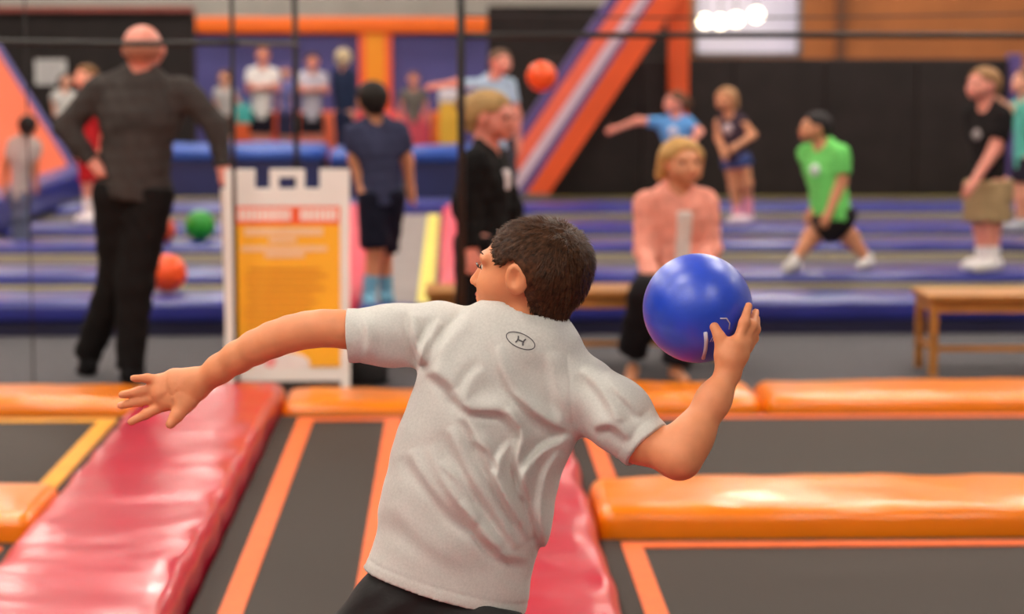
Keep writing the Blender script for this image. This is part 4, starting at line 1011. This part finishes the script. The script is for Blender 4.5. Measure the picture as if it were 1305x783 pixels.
def fold_dist(u, v, pts):
    """distance, side and a taper that fades the fold out towards both ends"""
    n = len(pts) - 1; best = np.full(len(u), 1e9); bs = np.zeros(len(u)); bp = np.zeros(len(u))
    for i in range(n):
        ax, ay = pts[i]; dx, dy = pts[i + 1][0] - ax, pts[i + 1][1] - ay; L_ = math.hypot(dx, dy) + 1e-9
        t = np.clip(((u - ax) * dx + (v - ay) * dy) / (L_ * L_), 0, 1)
        d = np.hypot(u - ax - t * dx, v - ay - t * dy); m = d < best
        bs = np.where(m, (dx * (v - ay) - dy * (u - ax)) / L_, bs); bp = np.where(m, (i + t) / n, bp); best = np.minimum(best, d)
    return best, bs, np.sin(np.pi * np.clip(bp, 0.0, 1.0)) ** 0.7
cufL, cufR = BJ(443, 428, 0.055), BJ(824, 571, -0.066)
dL_ = (cufL - shL).normalized(); dR_ = (cufR - shR).normalized()
hem_a, hem_b = BJ(462, 722, 0), BJ(668, 782, 0)
hv = (hem_b - hem_a).normalized(); hem_n = V3(Vector((hv.z, 0.0, -hv.x)))
if hem_n[2] > 0: hem_n = -hem_n
seam_h = 14
def shirt_b(P):
    d = torso_b(P, 1.0, 0.62)
    # shoulder yoke between sleeves and collar
    d = smin(d, rc(P, shL + Vector((0.02, 0, -0.012)), BJ(664, 446, 0.02), 0.043, 0.06), 0.05)
    d = smin(d, rc(P, shR + Vector((-0.03, 0, 0.005)), BJ(672, 448, 0.02), 0.05, 0.06), 0.05)
    d = smin(d, rc(P, BJ(690, 500, 0.0), BJ(700, 540, 0.0), 0.045, 0.045), 0.05)
    eL = chain(P, [shL, BJ(500, 428, 0.052), BJ(425, 428, 0.055)], [0.056, 0.05, 0.0475], 0.03)
    eL = np.maximum(eL, (P - V3(cufL)) @ V3(dL_))
    d = smin(d, eL, 0.035)
    eR = chain(P, [shR, BJ(785, 528, -0.035), BJ(845, 590, -0.085)], [0.058, 0.054, 0.0485], 0.03)
    eR = np.maximum(eR, (P - V3(cufR)) @ V3(dR_))
    d = smin(d, eR, 0.03)
    u, v = to_px(P)
    nearside = np.clip((YB0 + 0.03 - P[:, 1]) / 0.03, 0, 1)
    disp = np.zeros(len(P), F32)
    for pts, amp, w in FOLDS:
        r, sd, ta = fold_dist(u, v, pts)
        ww = np.where(sd > 0, w * 0.55, w * 1.5) * (0.75 + 0.5 * ta)
        amp = amp * 1.65
        disp += amp * 1.5 * ta * np.exp(-(r / ww) ** 2) - 0.6 * amp * ta * np.exp(-(((r - w * 1.35) / (w * 0.7)) ** 2)) * (sd > 0)
    big = np.sin(u * 0.045 + v * 0.03) * np.sin(v * 0.05 - u * 0.028) * 0.0025 + np.sin(u * 0.12 - v * 0.07) * np.sin(v * 0.09 + u * .06) * 0.0009
    d = d - (disp + big) * nearside
    # stitched hem and sleeve seams
    hd = (P - V3(hem_a)) @ hem_n
    d = d + 0.0016 * np.exp(-((hd + 0.021) / 0.0022) ** 2) + 0.0014 * np.exp(-(((P - V3(cufL)) @ V3(dL_) + 0.02) / 0.0022) ** 2) * (u < 480) + 0.0014 * np.exp(-(((P - V3(cufR)) @ V3(dR_) + 0.02) / 0.0022) ** 2) * (u > 780)
    for seam in ([(722, 452), (727, 490), (729, 556)], [(560, 392), (548, 430), (538, 470)]):
        r, sd = pl_dist(u, v, seam); d = d + 0.002 * np.exp(-(r / 1.8) ** 2) * nearside
    d = np.maximum(d, hd)
    # hollow cuffs, hem and collar
    d = np.maximum(d, -rc(P, shL.lerp(cufL, .6), cufL + dL_ * 0.06, 0.0385, 0.0395))
    d = np.maximum(d, -rc(P, shR.lerp(cufR, .55), cufR + dR_ * 0.06, 0.041, 0.041))
    nb = nk + Vector((0.0, 0.012, -0.006)); nd = (hc - nk).normalized()
    d = np.maximum(d, -rc(P, nb + nd * 0.012, hc, 0.056, 0.075))
    return d
allS = [nk, shL, cufL, shR, cufR, hem_a, hem_b, BJ(520, 560), BJ(735, 560)]
Vt, Q = polygonize(shirt_b, *[f(np.array([[p[0], p[1], p[2]] for p in allS])) for f in (lambda a: a.min(0) - np.array([.08, .16, .08]), lambda a: a.max(0) + np.array([.08, .16, .08]))], 0.0036, 'shirt', 2.2)
shirt_o = mesh_obj('shirt', np_mesh('shirt', Vt, Q), mat('heather grey jersey', (206, 202, 197), 0.9, 0.07, 260, 0.25, 700, sheen=0.15, bdist=0.001), boy)
# printed oval emblem on the upper back, laid on the cloth
from mathutils.bvhtree import BVHTree
bv = BVHTree.FromPolygons([Vector(v) for v in Vt], Q.tolist())
camp = Vector((0, 0, CAM_H))
def on_shirt(px, py, lift=0.0012):
    d_ = (at(px, py, 4.0) - camp).normalized(); h = bv.ray_cast(camp, d_)
    p_ = h[0] if h[0] is not None else at(px, py, YB0 - 0.08)
    return p_ - d_ * lift
ca, sa = math.cos(math.radians(24)), math.sin(math.radians(24))
def E2(x, y): return (663.5 + x * ca - y * sa, 434.5 + x * sa + y * ca)
M_PRINT = mat('dark grey print', (88, 84, 88), 0.7, 0.05)
def ribbon(mb, pts, w, closed=False):
    n = len(pts); L_, R_ = [], []
    for i in range(n):
        a = pts[(i - 1) % n] if closed or i > 0 else pts[i]; b = pts[(i + 1) % n] if closed or i < n - 1 else pts[i]
        dx, dy = b[0] - a[0], b[1] - a[1]; l = math.hypot(dx, dy) + 1e-9
        L_.append(on_shirt(*E2(pts[i][0] - dy / l * w, pts[i][1] + dx / l * w))); R_.append(on_shirt(*E2(pts[i][0] + dy / l * w, pts[i][1] - dx / l * w)))
    f = [(i, (i + 1) % n, n + (i + 1) % n, n + i) for i in range(n if closed else n - 1)]
    mb.add(L_ + R_, f)
em = MB()
ribbon(em, [(19.5 * math.cos(2 * math.pi * i / 40), 9.0 * math.sin(2 * math.pi * i / 40)) for i in range(40)], 0.6, True)
for s in (-1, 1):
    ribbon(em, [(s * 5.2, -4.6), (s * 3.9, -1.5), (s * 3.9, 1.5), (s * 5.2, 4.6)], 1.0)
ribbon(em, [(-3.9, 0), (0, 0), (3.9, 0)], 0.9)
em.build('emblem', M_PRINT, shirt_o, smooth=False)

# black shorts
def shorts_b(P):
    d = None
    for h_, k_, a_ in ((hipL, knL, anL), (hipR, knR, anR)):
        e_ = h_.lerp(k_, 0.92); q = rc(P, h_, e_, 0.080, 0.094); q = np.maximum(q, (P - V3(e_)) @ V3((k_ - h_).normalized()))
        d = q if d is None else smin(d, q, 0.03)
    Q = local(P, hipc, tR).copy(); Q[:, 0] /= 0.7
    d = smin(d, rc(Q, (0, 0.035, 0.0), (0, -0.035, 0.0), 0.099, 0.099) * 0.85, 0.04)
    d = np.maximum(d, (P - V3(hipc + tA * 0.035)) @ V3(tA))
    u, v = to_px(P)
    return d + 0.005 * np.sin(v * 0.05 + u * 0.03 + 2 * np.sin(u * 0.02)) * np.sin(u * 0.035 - v * 0.016) + 0.0015 * np.sin(v * 0.17 + u * 0.11)
solid('shorts', shorts_b, [hipL, hipR, knL, knR, hipc], 0.15, 0.0055, mat('black shorts cloth', (28, 25, 26), 0.75, 0.2, 20, 0.2, 80, bdist=0.004), boy)
for a_, fd in ((anL, Vector((-0.7, 0.7, 0))), (anR, Vector((-0.3, 0.95, 0)))):
    b = Vector((a_.x, a_.y, a_.z - 0.075)); fd = fd.normalized()
    def sk_(P):
        q = chain(P, [b + Vector((0, 0, 0.036)) - fd * 0.035, b + Vector((0, 0, 0.032)) + fd * 0.09, b + Vector((0, 0, 0.026)) + fd * 0.14], [0.038, 0.036, 0.027], 0.02)
        q = smin(q, rc(P, b + Vector((0, 0, 0.04)), b + Vector((0, 0, 0.16)), 0.04, 0.041), 0.02)
        return np.maximum(q, b.z + 0.002 - P[:, 2])
    solid('sock', sk_, [b, b + fd * 0.14 + Vector((0, 0, .16))], 0.06, 0.007, cloth((226, 222, 218)), boy)

# blue ball in the boy's right hand
cb = BJ(889, 393, 0.058)
M_BALLB = mat('blue rubber', (8, 66, 208), 0.48, 0.08, 30, 0.12, 90, coat=0.9, coatr=0.34, bdist=0.004, spec=0.6)
dent = (at(915, 418, 3.9) - cb).normalized()
rb = 70.5 / F_PX * cb.y
ballo = dodgeball(cb, rb, M_BALLB, 'large blue rubber ball held in the boy\'s raised hand', dent, None)
ballo.name = 'dodgeball'
# pale moulded marks near the hand: a bar and a small outlined badge
def on_ball(px, py, lift=0.001):
    d_ = (at(px, py, 4.0) - camp).normalized(); oc = camp - cb; b_ = oc.dot(d_); c_ = oc.dot(oc) - (rb * 0.999) ** 2
    t_ = -b_ - math.sqrt(max(0, b_ * b_ - c_)); return camp + d_ * (t_ - lift)
M_MARK = mat('pale ball print', (206, 200, 214), 0.5, 0.04)
def bpoly(pts, w, nm):
    mb = MB(); mb.tube([on_ball(*p) for p in pts], w, 6); mb.build(nm, M_MARK, ballo, smooth=True)
bpoly([(899, 424), (900, 434), (899, 446), (896, 457)], 0.0036, 'printed_bar')
bpoly([(918, 406), (926, 406), (930, 412), (929, 420)], 0.0012, 'printed_badge')
for i in range(3): bpoly([(905 + i * 2.5, 436), (908 + i * 2.5, 430)], 0.0006, 'printed_mark')
